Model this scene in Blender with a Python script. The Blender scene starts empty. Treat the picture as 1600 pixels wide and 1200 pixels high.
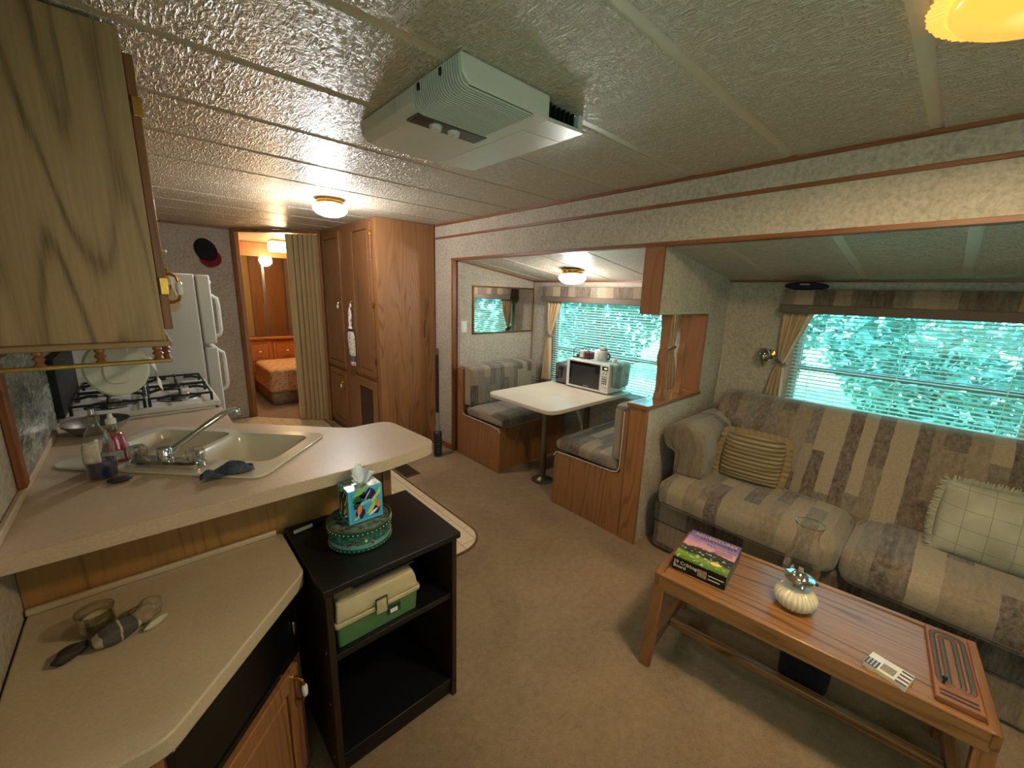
import bpy, bmesh, math, random
from mathutils import Vector, Matrix
random.seed(7)
R_=math.radians
sc=bpy.context.scene
COL=sc.collection
# ------------------------------------------------------------------ camera
cam_d=bpy.data.cameras.new('camera'); cam=bpy.data.objects.new('camera',cam_d); COL.objects.link(cam)
cam_d.sensor_width=36.0; cam_d.lens=631.07/1600*36.0; cam_d.clip_start=0.02; cam_d.clip_end=200
cam.matrix_world=Matrix(((0.74078763,0.1234646,-0.66029553,0.0),(-0.67103087,0.18114416,-0.71896061,0.0),(0.03084249,0.97567581,0.21703791,1.4175),(0,0,0,1)))
sc.camera=cam
# ------------------------------------------------------------------ look
sc.view_settings.view_transform='Standard'; sc.view_settings.look='None'; sc.view_settings.gamma=1.0
sc.view_settings.use_curve_mapping=False
sc.view_settings.exposure=0.40
sc.cycles.use_denoising=True
sc.cycles.sample_clamp_indirect=6.0
sc.cycles.max_bounces=10; sc.cycles.transparent_max_bounces=24
sc.cycles.caustics_reflective=False; sc.cycles.caustics_refractive=False
# ------------------------------------------------------------------ world: overcast bright sky
W=bpy.data.worlds.new('sky_world'); sc.world=W; W.use_nodes=True
wb=W.node_tree.nodes['Background']; wb.inputs[0].default_value=(0.80,0.93,1.0,1); wb.inputs[1].default_value=7.0
def sun(name,energy,rot,color,angle):
    l=bpy.data.lights.new(name,'SUN'); l.energy=energy; l.color=color; l.angle=R_(angle)
    o=bpy.data.objects.new(name,l); COL.objects.link(o); o.rotation_euler=[R_(a) for a in rot]; return o
sun('sun',38.0,(-40,0,12),(1,0.96,0.88),3)
def area(name,loc,target,sx,sy,power,color):
    l=bpy.data.lights.new(name,'AREA'); l.shape='RECTANGLE'; l.size=sx; l.size_y=sy; l.energy=power; l.color=color
    o=bpy.data.objects.new(name,l); COL.objects.link(o); o.location=loc
    d=Vector(target)-Vector(loc); o.rotation_euler=d.to_track_quat('-Z','Y').to_euler(); return o
# daylight entering by the windows beside and behind the photographer
area('daylight_side_window',(-0.345,-0.22,1.27),(1,-0.22,1.27),1.1,0.70,180,(0.68,1.0,0.80))
area('daylight_rear_window',(0.85,-1.845,1.27),(0.85,1,1.27),1.3,0.70,120,(0.80,1.0,0.86))
def portal(name,loc,target,sx,sy):
    o=area(name,loc,target,sx,sy,1,(1,1,1)); o.data.cycles.is_portal=True; return o
portal('sky_portal_dinette',(2.955,2.02,1.015),(0,2.02,1.015),1.07,0.75)
portal('sky_portal_sofa',(2.955,0.175,1.09),(0,0.175,1.09),0.92,0.64)

# ------------------------------------------------------------------ material helpers
def C(h,a=1.0):
    h=h.lstrip('#'); v=[int(h[i:i+2],16)/255 for i in (0,2,4)]
    return tuple((x/12.92 if x<=0.04045 else ((x+0.055)/1.055)**2.4) for x in v)+(a,)
class T:
    def __init__(s,name):
        s.m=bpy.data.materials.new(name); s.m.use_nodes=True; s.t=s.m.node_tree; s.t.nodes.clear()
        s.out=s.t.nodes.new('ShaderNodeOutputMaterial')
    def n(s,typ,ins=None,**pr):
        x=s.t.nodes.new('ShaderNode'+typ)
        for k,v in pr.items(): setattr(x,k,v)
        for k,v in (ins or {}).items():
            if isinstance(v,bpy.types.NodeSocket): s.t.links.new(v,x.inputs[k])
            else: x.inputs[k].default_value=v
        return x
    def co(s,scale=(1,1,1),loc=(0,0,0),kind='Object',rot=(0,0,0)):
        c=s.n('TexCoord').outputs[kind]
        return s.n('Mapping',{'Vector':c,'Scale':scale,'Location':loc,'Rotation':rot}).outputs[0]
    def math(s,op,a,b=0.0,c=None,clamp=False):
        ins={0:a,1:b}
        if c is not None: ins[2]=c
        return s.n('Math',ins,operation=op,use_clamp=clamp).outputs[0]
    def noise(s,vec,scale=5,detail=2,rough=0.5,dist=0.0,out=0):
        return s.n('TexNoise',{'Vector':vec,'Scale':scale,'Detail':detail,'Roughness':rough,'Distortion':dist}).outputs[out]
    def ramp(s,fac,stops,interp='LINEAR'):
        r=s.n('ValToRGB',{'Fac':fac}); e=r.color_ramp; e.interpolation=interp
        while len(e.elements)<len(stops): e.elements.new(0.5)
        for el,(p,c) in zip(e.elements,stops): el.position=p; el.color=c
        return r.outputs[0]
    def mix(s,f,a,b,mode='MIX'):
        x=s.n('Mix',{0:f,6:a,7:b},data_type='RGBA',blend_type=mode); return x.outputs[2]
    def bump(s,h,strength=0.3,dist=0.01):
        return s.n('Bump',{'Height':h,'Strength':strength,'Distance':dist}).outputs[0]
    def twosided(s,color,k=0.5):
        d=s.n('BsdfDiffuse',{'Color':color}).outputs[0]; r=s.n('BsdfTranslucent',{'Color':color}).outputs[0]
        return s.surf(s.n('MixShader',{0:k,1:d,2:r}).outputs[0])
    def bsdf(s,color,rough=0.5,metal=0.0,normal=None,spec=0.5,coat=0.0,sheen=0.0,emit=None,estr=0.0,trans=0.0):
        p=s.n('BsdfPrincipled',{'Base Color':color,'Roughness':rough,'Metallic':metal,'Specular IOR Level':spec,'Coat Weight':coat,'Sheen Weight':sheen,'Transmission Weight':trans})
        if normal is not None: s.t.links.new(normal,p.inputs['Normal'])
        if emit is not None:
            p.inputs['Emission Color'].default_value=emit; p.inputs['Emission Strength'].default_value=estr
        s.t.links.new(p.outputs[0],s.out.inputs[0]); return s.m
    def surf(s,sock): s.t.links.new(sock,s.out.inputs[0]); return s.m
def plain(name,hexc,rough=0.5,metal=0.0,coat=0.0,var=0.06,scale=30,bump=0.0,spec=0.5,sheen=0.0):
    t=T(name); v=t.co(); nz=t.noise(v,scale,3)
    c=C(hexc); lo=tuple(x*(1-var) for x in c[:3])+(1,); hi=tuple(min(1,x*(1+var)) for x in c[:3])+(1,)
    col=t.ramp(nz,[(0.3,lo),(0.7,hi)])
    nm=t.bump(t.noise(v,scale*4,3),bump,0.004) if bump else None
    return t.bsdf(col,rough,metal,nm,spec,coat,sheen)
def wood(name,light,dark,axis='Z',k=1.0,rough=0.42,seed=0.0,streak=0.5,coat=0.0,linefreq=9.0,line=0.75):
    t=T(name)
    s=[1.0,1.0,1.0]; s['XYZ'.index(axis)]=0.09
    v=t.co(tuple(s),(seed,seed*1.7,seed*0.6))
    u=t.n('SeparateXYZ',{0:v})
    others=[i for i in range(3) if i!='XYZ'.index(axis)]
    lin=t.math('ADD',u.outputs[others[0]],u.outputs[others[1]])
    nz=t.noise(v,3.0*k,2.5,0.45)
    h=t.math('ADD',t.math('MULTIPLY',nz,linefreq*1.9),t.math('MULTIPLY',lin,13.0*k))
    ring=t.math('SINE',t.math('MULTIPLY',h,6.2832))
    ring=t.math('POWER',t.math('MULTIPLY_ADD',ring,0.5,0.5),3.5)
    ring=t.math('MULTIPLY',ring,t.math('MULTIPLY_ADD',t.noise(v,5.0*k,2),2.4,-0.5,clamp=True))
    s2=[130.0,130.0,130.0]; s2['XYZ'.index(axis)]=4.0
    v2=t.co(tuple(s2)); st=t.noise(v2,1.0*k,4,0.7)
    big=t.noise(v,1.3*k,2)
    f=t.math('ADD',t.math('MULTIPLY',ring,line*0.75),t.math('MULTIPLY_ADD',st,streak*2.0,-0.36))
    f=t.math('ADD',f,t.math('MULTIPLY_ADD',big,0.7,-0.35),clamp=True)
    L=C(light);D=C(dark); mid=tuple(0.5*a+0.5*b for a,b in zip(L,D))
    col=t.ramp(f,[(0.0,L),(0.45,tuple(0.72*a+0.28*b for a,b in zip(L,D))),(1.0,D)])
    return t.bsdf(col,rough,0,t.bump(st,0.12,0.002),0.45,coat)
# striped upholstery: bands run along one axis, broken into brushed blocks
FAB=['#52453a','#7a6a55','#3f342c','#847560','#625a4e','#93836a','#4a3d33','#6f604d']
def fabric(name,axis='Y',along='Z',k=10.0,seed=0.0,bright=1.0):
    t=T(name); v=t.co((1,1,1),(seed,seed,seed))
    wob=t.noise(v,14,3,out=1)
    v2=t.n('VectorMath',{0:v,1:t.n('VectorMath',{0:wob,1:(0.010,0.010,0.010)},operation='MULTIPLY').outputs[0]},operation='ADD').outputs[0]
    sp=t.n('SeparateXYZ',{0:v2})
    a=sp.outputs['XYZ'.index(axis)]; b=sp.outputs['XYZ'.index(along)]
    vo=t.n('TexVoronoi',{'W':t.math('MULTIPLY',a,k),'Scale':1.0,'Randomness':0.9},voronoi_dimensions='1D')
    cell=t.n('SeparateColor',{0:vo.outputs['Color']}).outputs[0]
    idx=t.math('FLOOR',t.math('MULTIPLY_ADD',b,k*0.22,t.math('MULTIPLY',cell,13.0)))
    cb=t.n('TexWhiteNoise',{'Vector':t.n('CombineXYZ',{0:t.math('MULTIPLY',cell,91.0),1:idx}).outputs[0]},noise_dimensions='2D').outputs[0]
    fac=t.math('FRACT',t.math('ADD',cell,t.math('MULTIPLY',cb,0.18)))
    cols=[tuple(min(1,x*bright) for x in C(h)[:3])+(1,) for h in FAB]
    base=t.ramp(fac,[(i/8,c) for i,c in enumerate(cols)],'CONSTANT')
    s3=[60.0,60.0,60.0]; s3['XYZ'.index(along)]=12.0
    fine=t.noise(t.co(tuple(s3)),1.0,4,0.75)
    spk=t.noise(v,120,3,0.7)
    c1=t.mix(t.math('MULTIPLY_ADD',fine,2.4,-0.85,clamp=True),base,(0.32,0.26,0.19,1))
    c1=t.mix(0.62,base,c1)
    c2=t.mix(t.math('MULTIPLY_ADD',spk,1.6,-0.6,clamp=True),c1,t.mix(0.5,c1,(0.06,0.05,0.04,1)))
    return t.bsdf(c2,0.92,0,t.bump(spk,0.25,0.003),0.2,0,0.3)
def clearglass(name,tint=(0.93,0.97,0.95,1),refl=0.10,rough=0.02):
    t=T(name); tr=t.n('BsdfTransparent',{'Color':tint}).outputs[0]
    gl=t.n('BsdfGlossy',{'Color':(1,1,1,1),'Roughness':rough}).outputs[0]
    f=t.n('LayerWeight',{'Blend':0.35}).outputs['Facing']
    f=t.math('MULTIPLY_ADD',f,0.55,refl,clamp=True)
    return t.surf(t.n('MixShader',{0:f,1:tr,2:gl}).outputs[0])
def glow(name,color,strength):
    t=T(name); return t.surf(t.n('Emission',{'Color':color,'Strength':strength}).outputs[0])

# ------------------------------------------------------------------ mesh helpers
WM={}
class MB:
    def __init__(s): s.v=[]; s.f=[]
    def add(s,vs,fs):
        o=len(s.v); s.v+= [tuple(p) for p in vs]; s.f+=[tuple(i+o for i in f) for f in fs]; return s
    def box(s,x0,x1,y0,y1,z0,z1):
        return s.add([(x0,y0,z0),(x1,y0,z0),(x1,y1,z0),(x0,y1,z0),(x0,y0,z1),(x1,y0,z1),(x1,y1,z1),(x0,y1,z1)],
            [(3,2,1,0),(4,5,6,7),(0,1,5,4),(1,2,6,5),(2,3,7,6),(3,0,4,7)])
    def obox(s,M,sx,sy,sz):   # box centred, transformed by M
        vs=[M@Vector((a*sx/2,b*sy/2,c*sz/2)) for c in(-1,1) for a,b in((-1,-1),(1,-1),(1,1),(-1,1))]
        return s.add(vs,[(3,2,1,0),(4,5,6,7),(0,1,5,4),(1,2,6,5),(2,3,7,6),(3,0,4,7)])
    def prism(s,poly,a,b,axis='Z'):   # extrude 2D polygon; axis Z:(x,y) Y:(x,z) X:(y,z)
        def P(p,h): return (p[0],p[1],h) if axis=='Z' else ((p[0],h,p[1]) if axis=='Y' else (h,p[0],p[1]))
        n=len(poly); vs=[P(p,a) for p in poly]+[P(p,b) for p in poly]
        fs=[tuple(range(n))[::-1],tuple(range(n,2*n))]+[(i,(i+1)%n,(i+1)%n+n,i+n) for i in range(n)]
        return s.add(vs,fs)
    def tube(s,pts,r,n=10,closed=False):
        pts=[Vector(p) for p in pts]; m=len(pts); rs=r if isinstance(r,(list,tuple)) else [r]*m
        up=None; rings=[]
        for i,p in enumerate(pts):
            if closed: d=(pts[(i+1)%m]-pts[i-1])
            else: d=(pts[min(i+1,m-1)]-pts[max(i-1,0)])
            d.normalize()
            if up is None:
                up=Vector((0,0,1)) if abs(d.z)<0.9 else Vector((1,0,0))
            a=up-d*up.dot(d); a.normalize(); up=a; b=d.cross(a)
            rings.append([p+(a*math.cos(t)+b*math.sin(t))*rs[i] for t in [2*math.pi*k/n for k in range(n)]])
        vs=[q for r_ in rings for q in r_]; fs=[]
        for i in range(m if closed else m-1):
            j=(i+1)%m
            for k in range(n): fs.append((i*n+k,i*n+(k+1)%n,j*n+(k+1)%n,j*n+k))
        if not closed: fs+= [tuple(range(n))[::-1],tuple(range((m-1)*n,m*n))]
        return s.add(vs,fs)
    def lathe(s,prof,c=(0,0),n=24,sx=1.0,sy=1.0,rot=0.0,mod=None,cap=True):
        vs=[];fs=[]; m=len(prof)
        for r,z in prof:
            for k in range(n):
                t=2*math.pi*k/n; rr=r*(mod(t,z) if mod else 1)
                x=rr*math.cos(t)*sx; y=rr*math.sin(t)*sy
                vs.append((c[0]+x*math.cos(rot)-y*math.sin(rot),c[1]+x*math.sin(rot)+y*math.cos(rot),z))
        for i in range(m-1):
            for k in range(n): fs.append((i*n+k,i*n+(k+1)%n,(i+1)*n+(k+1)%n,(i+1)*n+k))
        if cap and prof[0][0]>1e-5: fs.append(tuple(range(n))[::-1])
        if cap and prof[-1][0]>1e-5: fs.append(tuple(range((m-1)*n,m*n)))
        return s.add(vs,fs)
    def grid(s,fn,nu,nv,closeu=False):
        vs=[fn(i/(nu if closeu else nu-1),j/(nv-1)) for j in range(nv) for i in range(nu)]
        fs=[]
        for j in range(nv-1):
            for i in range(nu if closeu else nu-1):
                i2=(i+1)%nu; fs.append((j*nu+i,j*nu+i2,(j+1)*nu+i2,(j+1)*nu+i))
        return s.add(vs,fs)
    def rbox(s,c,h,r,n=9,fn=None):    # rounded box: centre, half sizes, radius, divisions; fn deforms
        idx={};vs=[];fs=[]
        def V(p):
            k=tuple(round(q,4) for q in p)
            if k in idx: return idx[k]
            w=[p[i]*h[i] for i in range(3)]; q=[max(-(h[i]-r),min(h[i]-r,w[i])) for i in range(3)]
            d=Vector([w[i]-q[i] for i in range(3)])
            if d.length>1e-9:
                m=max(abs(x) for x in d); d=d.normalized()*m
            pt=Vector(q)+d
            if fn: pt=fn(pt,p)
            vs.append((pt[0]+c[0],pt[1]+c[1],pt[2]+c[2])); idx[k]=len(vs)-1; return idx[k]
        def g(i,ax):
            t=-1+2*i/n; e=r/h[ax]
            # pull divisions toward the edges
            return math.copysign(abs(t)**0.75,t)
        for ax in range(3):
            a,b=(ax+1)%3,(ax+2)%3
            for sg in (-1,1):
                for i in range(n):
                    for j in range(n):
                        q=[]
                        for (ii,jj) in ((i,j),(i+1,j),(i+1,j+1),(i,j+1)):
                            p=[0,0,0]; p[ax]=sg; p[a]=g(ii,a); p[b]=g(jj,b); q.append(V(tuple(p)))
                        fs.append(tuple(q) if sg>0 else tuple(q[::-1]))
        return s.add(vs,fs)
    def ell(s,c,r,nu=16,nv=10,M=None):
        vs=[];fs=[]
        for j in range(nv+1):
            ph=math.pi*j/nv
            for i in range(nu):
                th=2*math.pi*i/nu; p=Vector((r[0]*math.sin(ph)*math.cos(th),r[1]*math.sin(ph)*math.sin(th),r[2]*math.cos(ph)))
                if M: p=M@p
                vs.append((c[0]+p.x,c[1]+p.y,c[2]+p.z))
        for j in range(nv):
            for i in range(nu): fs.append((j*nu+i,(j+1)*nu+i,(j+1)*nu+(i+1)%nu,j*nu+(i+1)%nu))
        return s.add(vs,fs)
    def build(s,name,mat,parent=None,bevel=0.0,seg=2,smooth=35,loc=None,local=False,label=None,solid=0.0,sub=0):
        vs=[Vector(p) for p in s.v]
        if parent is None:
            if loc is None:
                xs=[p.x for p in vs]; ys=[p.y for p in vs]; zs=[p.z for p in vs]
                loc=((min(xs)+max(xs))/2,(min(ys)+max(ys))/2,min(zs))
            mw=Matrix.Translation(loc)
        else: mw=WM[parent.name]
        if not local:
            iv=mw.inverted(); vs=[iv@p for p in vs]
        me=bpy.data.meshes.new(name); me.from_pydata([tuple(p) for p in vs],[],s.f); me.update()
        bm=bmesh.new(); bm.from_mesh(me); bmesh.ops.remove_doubles(bm,verts=bm.verts,dist=1e-6); bmesh.ops.recalc_face_normals(bm,faces=bm.faces); bm.to_mesh(me); bm.free()
        me.materials.append(mat)
        o=bpy.data.objects.new(name,me); COL.objects.link(o)
        if parent is None: o.matrix_world=mw
        else: o.parent=parent
        WM[o.name]=mw
        if smooth:
            me.polygons.foreach_set('use_smooth',[True]*len(me.polygons)); me.set_sharp_from_angle(angle=R_(smooth))
        if solid:
            md=o.modifiers.new('solid','SOLIDIFY'); md.thickness=solid; md.offset=0
        if sub:
            md=o.modifiers.new('sub','SUBSURF'); md.levels=sub; md.render_levels=sub
        if bevel:
            md=o.modifiers.new('bevel','BEVEL'); md.width=bevel; md.segments=seg; md.limit_method='ANGLE'; md.angle_limit=R_(40)
            md.harden_normals=False
        if label: o['label']=label
        return o
def thing(name,label,cat,loc=(0,0,0),rz=0.0,group=None,rx=0.0,ry=0.0):
    o=bpy.data.objects.new(name,None); COL.objects.link(o); o.empty_display_size=0.05
    m=Matrix.Translation(loc)@Matrix.Rotation(R_(rz),4,'Z')@Matrix.Rotation(R_(ry),4,'Y')@Matrix.Rotation(R_(rx),4,'X')
    o.matrix_world=m; WM[o.name]=m; o['label']=label; o['category']=cat
    if group: o['group']=group
    return o
def tag(o,label,cat,group=None):
    o['label']=label; o['category']=cat
    if group: o['group']=group
    return o
def struct(name,mb,mat,label=None,cat=None,**k):
    o=mb.build(name,mat,None,loc=(0,0,0),**k); o['kind']='structure'
    o['label']=label or name.replace('_',' '); o['category']=cat or name.split('_')[0]
    return o
def share(src,parent,delta,name=None):     # copy of a part, sharing its mesh, moved by delta
    c=src.copy(); COL.objects.link(c); c.parent=parent; c.location=Vector(src.location)+Vector(delta); WM[c.name]=WM[parent.name]; return c
def rpoly(pts,r,n=6):     # round the corners of a 2D polygon (r: number or list)
    out=[]; m=len(pts)
    for i,p in enumerate(pts):
        rr=r[i] if isinstance(r,(list,tuple)) else r
        p=Vector(p); a=Vector(pts[i-1])-p; b=Vector(pts[(i+1)%m])-p
        if rr<=0: out.append((p.x,p.y)); continue
        la,lb=a.length,b.length; a.normalize(); b.normalize()
        ang=a.angle(b); d=min(rr/math.tan(ang/2),la*0.49,lb*0.49)
        p0=p+a*d; p1=p+b*d
        for k in range(n+1):
            t=k/n; q=p0*(1-t)**2+p*2*t*(1-t)+p1*t*t; out.append((q.x,q.y))
    return out
def text(name,body,size,mat,parent,M,extr=0.0003,align='LEFT'):
    cu=bpy.data.curves.new(name,'FONT'); cu.body=body; cu.size=size; cu.extrude=extr; cu.align_x=align; cu.resolution_u=2
    to=bpy.data.objects.new('tmp_text',cu); COL.objects.link(to)
    dg=bpy.context.evaluated_depsgraph_get(); me=bpy.data.meshes.new_from_object(to.evaluated_get(dg))
    bpy.data.objects.remove(to); bpy.data.curves.remove(cu)
    me.transform(WM[parent.name].inverted()@M); me.materials.clear(); me.materials.append(mat); me.name=name
    o=bpy.data.objects.new(name,me); COL.objects.link(o); o.parent=parent; WM[o.name]=WM[parent.name]; return o
def frame_mat(o,x,y):   # matrix with origin o, x axis, y axis
    x=Vector(x).normalized(); y=Vector(y); y=(y-x*y.dot(x)).normalized(); z=x.cross(y)
    return Matrix(((x.x,y.x,z.x,o[0]),(x.y,y.y,z.y,o[1]),(x.z,y.z,z.z,o[2]),(0,0,0,1)))
# ================================================================== materials
OAK=wood('oak_cabinet','#9c6d44','#523218','Z',1.9,0.5,seed=1.3)
OAKD=wood('oak_door','#946641','#54341d','Z',1.2,0.36,seed=4.1,coat=0.15)
OAKP=wood('oak_panel_pale','#b69d78','#5c4629','Z',1.2,0.5,seed=2.2,linefreq=13,line=0.85)
OAKX=wood('oak_rail_x','#96683c','#5a391f','X',1.2,0.38,seed=3.0)
OAKY=wood('oak_rail_y','#96683c','#5a391f','Y',1.2,0.38,seed=5.0)
OAKB=wood('oak_bench_panel','#9b6b44','#55341b','Z',1.6,0.4,seed=7.7)
TRIM=wood('oak_trim_strip','#8a5530','#56321a','Y',2.0,0.45,seed=8.0)
TRIMX=wood('oak_trim_strip_x','#8a5530','#56321a','X',2.0,0.45,seed=8.6)
TRIMZ=wood('oak_trim_strip_z','#8a5530','#56321a','Z',2.0,0.45,seed=9.0)
CTWOOD=wood('coffee_table_oak','#96693f','#4c2d12','Y',2.6,0.34,seed=11.0,coat=0.08,linefreq=5,line=1.1)
def wallpaper():
    t=T('wallpaper'); v=t.co(); a=t.noise(v,60,4,0.65,0.4); b=t.noise(v,6,2)
    f=t.math('ADD',t.math('MULTIPLY',a,0.8),t.math('MULTIPLY',b,0.2))
    col=t.ramp(f,[(0.34,C('#9c9182')),(0.48,C('#b1a695')),(0.64,C('#c0b6a6'))])
    return t.bsdf(col,0.75,0,t.bump(a,0.12,0.003),0.3)
PAPER=wallpaper()
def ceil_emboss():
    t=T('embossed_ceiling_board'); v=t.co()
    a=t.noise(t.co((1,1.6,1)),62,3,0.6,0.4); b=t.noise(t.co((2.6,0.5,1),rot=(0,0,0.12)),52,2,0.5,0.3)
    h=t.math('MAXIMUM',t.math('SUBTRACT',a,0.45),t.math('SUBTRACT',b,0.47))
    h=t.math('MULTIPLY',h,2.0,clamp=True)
    col=t.mix(t.math('MULTIPLY',h,1.7,clamp=True),C('#bdb49f'),C('#e0dac9'))  # relief shading painted into the colour: hollows darker, raised strokes lighter
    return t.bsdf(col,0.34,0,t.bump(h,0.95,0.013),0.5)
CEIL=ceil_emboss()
CBAND=plain('smooth_ceiling_band','#c8c0ac',0.4,var=0.03)
def carpet():
    t=T('tan_carpet'); v=t.co(); a=t.noise(v,210,4,0.8); b=t.noise(v,2.2,4,0.6,0.6); c=t.noise(v,34,3,0.7)
    f=t.math('ADD',t.math('MULTIPLY',a,0.45),t.math('ADD',t.math('MULTIPLY',b,0.35),t.math('MULTIPLY',c,0.25)))
    pt=t.noise(t.co((1,2.2,1),rot=(0,0,0.5)),16,4,0.75,0.8); f=t.math('SUBTRACT',f,t.math('MULTIPLY',t.math('MULTIPLY',t.math('GREATER_THAN',pt,0.60),t.math('MULTIPLY_ADD',b,3.0,-1.2,clamp=True)),0.12))
    col=t.ramp(f,[(0.34,C('#6a5031')),(0.48,C('#9b7d56')),(0.66,C('#b99a70'))])
    return t.bsdf(col,0.96,0,t.bump(t.math('ADD',a,t.math('MULTIPLY',c,0.8)),0.9,0.012),0.1,0,0.25)
CARPET=carpet()
def vinyl():
    t=T('cream_vinyl'); v=t.co()
    br=t.n('TexBrick',{'Vector':t.co((1,1,1),rot=(0,0,R_(90))),'Color1':C('#e0cfae'),'Color2':C('#d6c39f'),'Mortar':C('#b09a76'),'Scale':1.0,'Mortar Size':0.0035,'Brick Width':0.26,'Row Height':0.10})
    col=t.mix(t.math('MULTIPLY',t.noise(t.co((40,3,1)),4,3),0.35),br.outputs[0],C('#b79f7b'))
    return t.bsdf(col,0.35,0,None,0.5)
VINYL=vinyl()
WHITEP=plain('white_plastic','#d9dad3',0.35,var=0.02)
CREAMP=plain('cream_plastic','#cfc3a5',0.45,var=0.03)
BRASS=plain('brass','#c79a4a',0.22,1.0,var=0.05)
CHROME=plain('chrome','#d4d6d8',0.08,1.0,var=0.02)
STEEL=plain('brushed_steel','#a8a8a6',0.32,1.0,var=0.04)
CERAM=plain('white_ceramic','#eeeee8',0.15,var=0.01,coat=0.4)
BLACKP=plain('black_plastic','#0c0c0d',0.4,var=0.1)
BLACKM=plain('matte_black','#101011',0.6,var=0.1)
GLASSW=clearglass('tinted_window_glass',(0.50,0.90,1.0,1),0.04)
GLASS=clearglass('clear_glass')
ALU=plain('white_window_frame','#c9cbc4',0.4,0.0,var=0.02)
GREY=plain('grey_trim','#77736a',0.5)
# ================================================================== room shell
XR=1.98; XS=2.895; XL=-0.29; ZC=1.98; YB=-1.80; YD=5.12
struct('floor',MB().box(-0.34,2.95,-1.86,7.0,-0.06,0.0),CARPET,'tan carpeted floor of the trailer','floor')
vf=rpoly([(1.345,4.50),(0.80,5.05),(-0.29,5.05),(-0.29,1.64),(1.345,1.64)],[0,0,0,0,0.17],8)
struct('floor_vinyl',MB().prism(vf,0.0,0.006),VINYL,'cream vinyl kitchen floor with a rounded corner','floor')
edge=[(1.352,4.5),(1.352,1.86)]+[(1.352-0.17+0.17*math.cos(a),1.633+0.17+ -0.17*math.sin(a)) for a in [i*math.pi/2/8 for i in range(9)]]+[(0.7,1.633),(0.0,1.633)]
struct('trim_9',MB().tube([(x,y,0.004) for x,y in edge],0.007,6),plain('carpet_edge_brown','#6b4a2a',0.9),'brown edging where the carpet meets the vinyl floor','trim')
# ceiling with smooth seam bands and embossed boards
ce=struct('ceiling',MB().box(-0.34,2.03,-1.86,5.2,ZC,ZC+0.04),CBAND,'white embossed panel ceiling with smooth seam bands','ceiling')
seams=[0.165+0.3975*k for k in range(-5,13)]
for a,b in zip(seams[:-1],seams[1:]):
    if b<YB or a>YD: continue
    y0=max(a+0.017,YB); y1=min(b-0.017,YD)
    if y1-y0<0.03: continue
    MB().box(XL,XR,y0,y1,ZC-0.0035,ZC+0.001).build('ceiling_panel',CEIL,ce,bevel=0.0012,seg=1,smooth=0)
# right wall above and beside the slide-out opening
def wallX(name,x,th,ys,zs,holes,mat,label):
    m=MB()
    ys=sorted(set(ys+[h for q in holes for h in q[:2]])); zs=sorted(set(zs+[h for q in holes for h in q[2:]]))
    for a,b in zip(ys[:-1],ys[1:]):
        for c,d in zip(zs[:-1],zs[1:]):
            if any(a>=q[0]-1e-6 and b<=q[1]+1e-6 and c>=q[2]-1e-6 and d<=q[3]+1e-6 for q in holes): continue
            m.add([(x,a,c),(x,b,c),(x,b,d),(x,a,d)],[(0,1,2,3)])
    return struct(name,m,mat,label,'wall',solid=th,smooth=0)
wallX('wall_right',XR+0.02,0.04,[-1.86,5.2],[0.0,2.0],[(-0.80,2.93,0.0,1.685)],PAPER,'papered right wall framing the slide-out')
wallX('wall_left',XL-0.025,0.05,[-1.86,5.2],[0.0,2.0],[(-0.78,0.34,0.92,1.62)],PAPER,'papered left wall behind the kitchen')
wallX('wall_slide_outer',XS+0.02,0.04,[-0.86,2.95],[0.0,1.62],[(1.485,2.555,0.625,1.38),(-0.29,0.635,0.755,1.40)],PAPER,'papered outer wall of the slide-out')
def wallY(name,y,th,xs,zs,holes,mat,label):
    m=MB()
    xs=sorted(set(xs+[h for q in holes for h in q[:2]])); zs=sorted(set(zs+[h for q in holes for h in q[2:]]))
    for a,b in zip(xs[:-1],xs[1:]):
        for c,d in zip(zs[:-1],zs[1:]):
            if any(a>=q[0]-1e-6 and b<=q[1]+1e-6 and c>=q[2]-1e-6 and d<=q[3]+1e-6 for q in holes): continue
            m.add([(a,y,c),(b,y,c),(b,y,d),(a,y,d)],[(0,1,2,3)])
    return struct(name,m,mat,label,'wall',solid=th,smooth=0)
wallY('wall_rear',YB-0.025,0.05,[-0.34,2.02],[0,2.0],[(0.2,1.5,0.92,1.62)],PAPER,'papered rear wall with a window')
wallY('wall_kitchen_end',YD+0.02,0.04,[-0.34,0.785],[0,2.0],[],PAPER,'papered partition wall carrying the cap')
# slide-out shell
def slope(x): return 1.685-(x-XR)*(1.685-1.553)/(XS-XR)
sl=struct('ceiling_slide',MB().prism([(XR+0.0405,slope(XR+0.0405)),(XS+0.03,slope(XS+0.03)),(XS+0.03,1.72),(XR+0.0405,1.72)],-0.86,2.95,'Y'),CBAND,'sloping ceiling of the slide-out','ceiling')
sb=[-0.80,-0.39,0.022,0.385,0.80,1.18,1.56,1.95,2.33,2.70,2.89]
for i,(a,b) in enumerate(zip(sb[:-1],sb[1:])):
    g0=0.018; x0=XR+0.043; x1=XS-0.004
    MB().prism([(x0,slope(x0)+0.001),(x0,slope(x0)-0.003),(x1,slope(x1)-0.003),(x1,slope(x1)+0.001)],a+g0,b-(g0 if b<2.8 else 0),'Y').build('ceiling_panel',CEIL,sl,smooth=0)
wallY('wall_slide_far',2.90,0.04,[XR+0.041,XS+0.04],[0,1.70],[],PAPER,'papered end wall of the dinette slide-out')
wallY('wall_slide_near',-0.82,0.04,[XR,XS+0.04],[0,1.70],[],PAPER,'papered end wall beyond the sofa')
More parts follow.
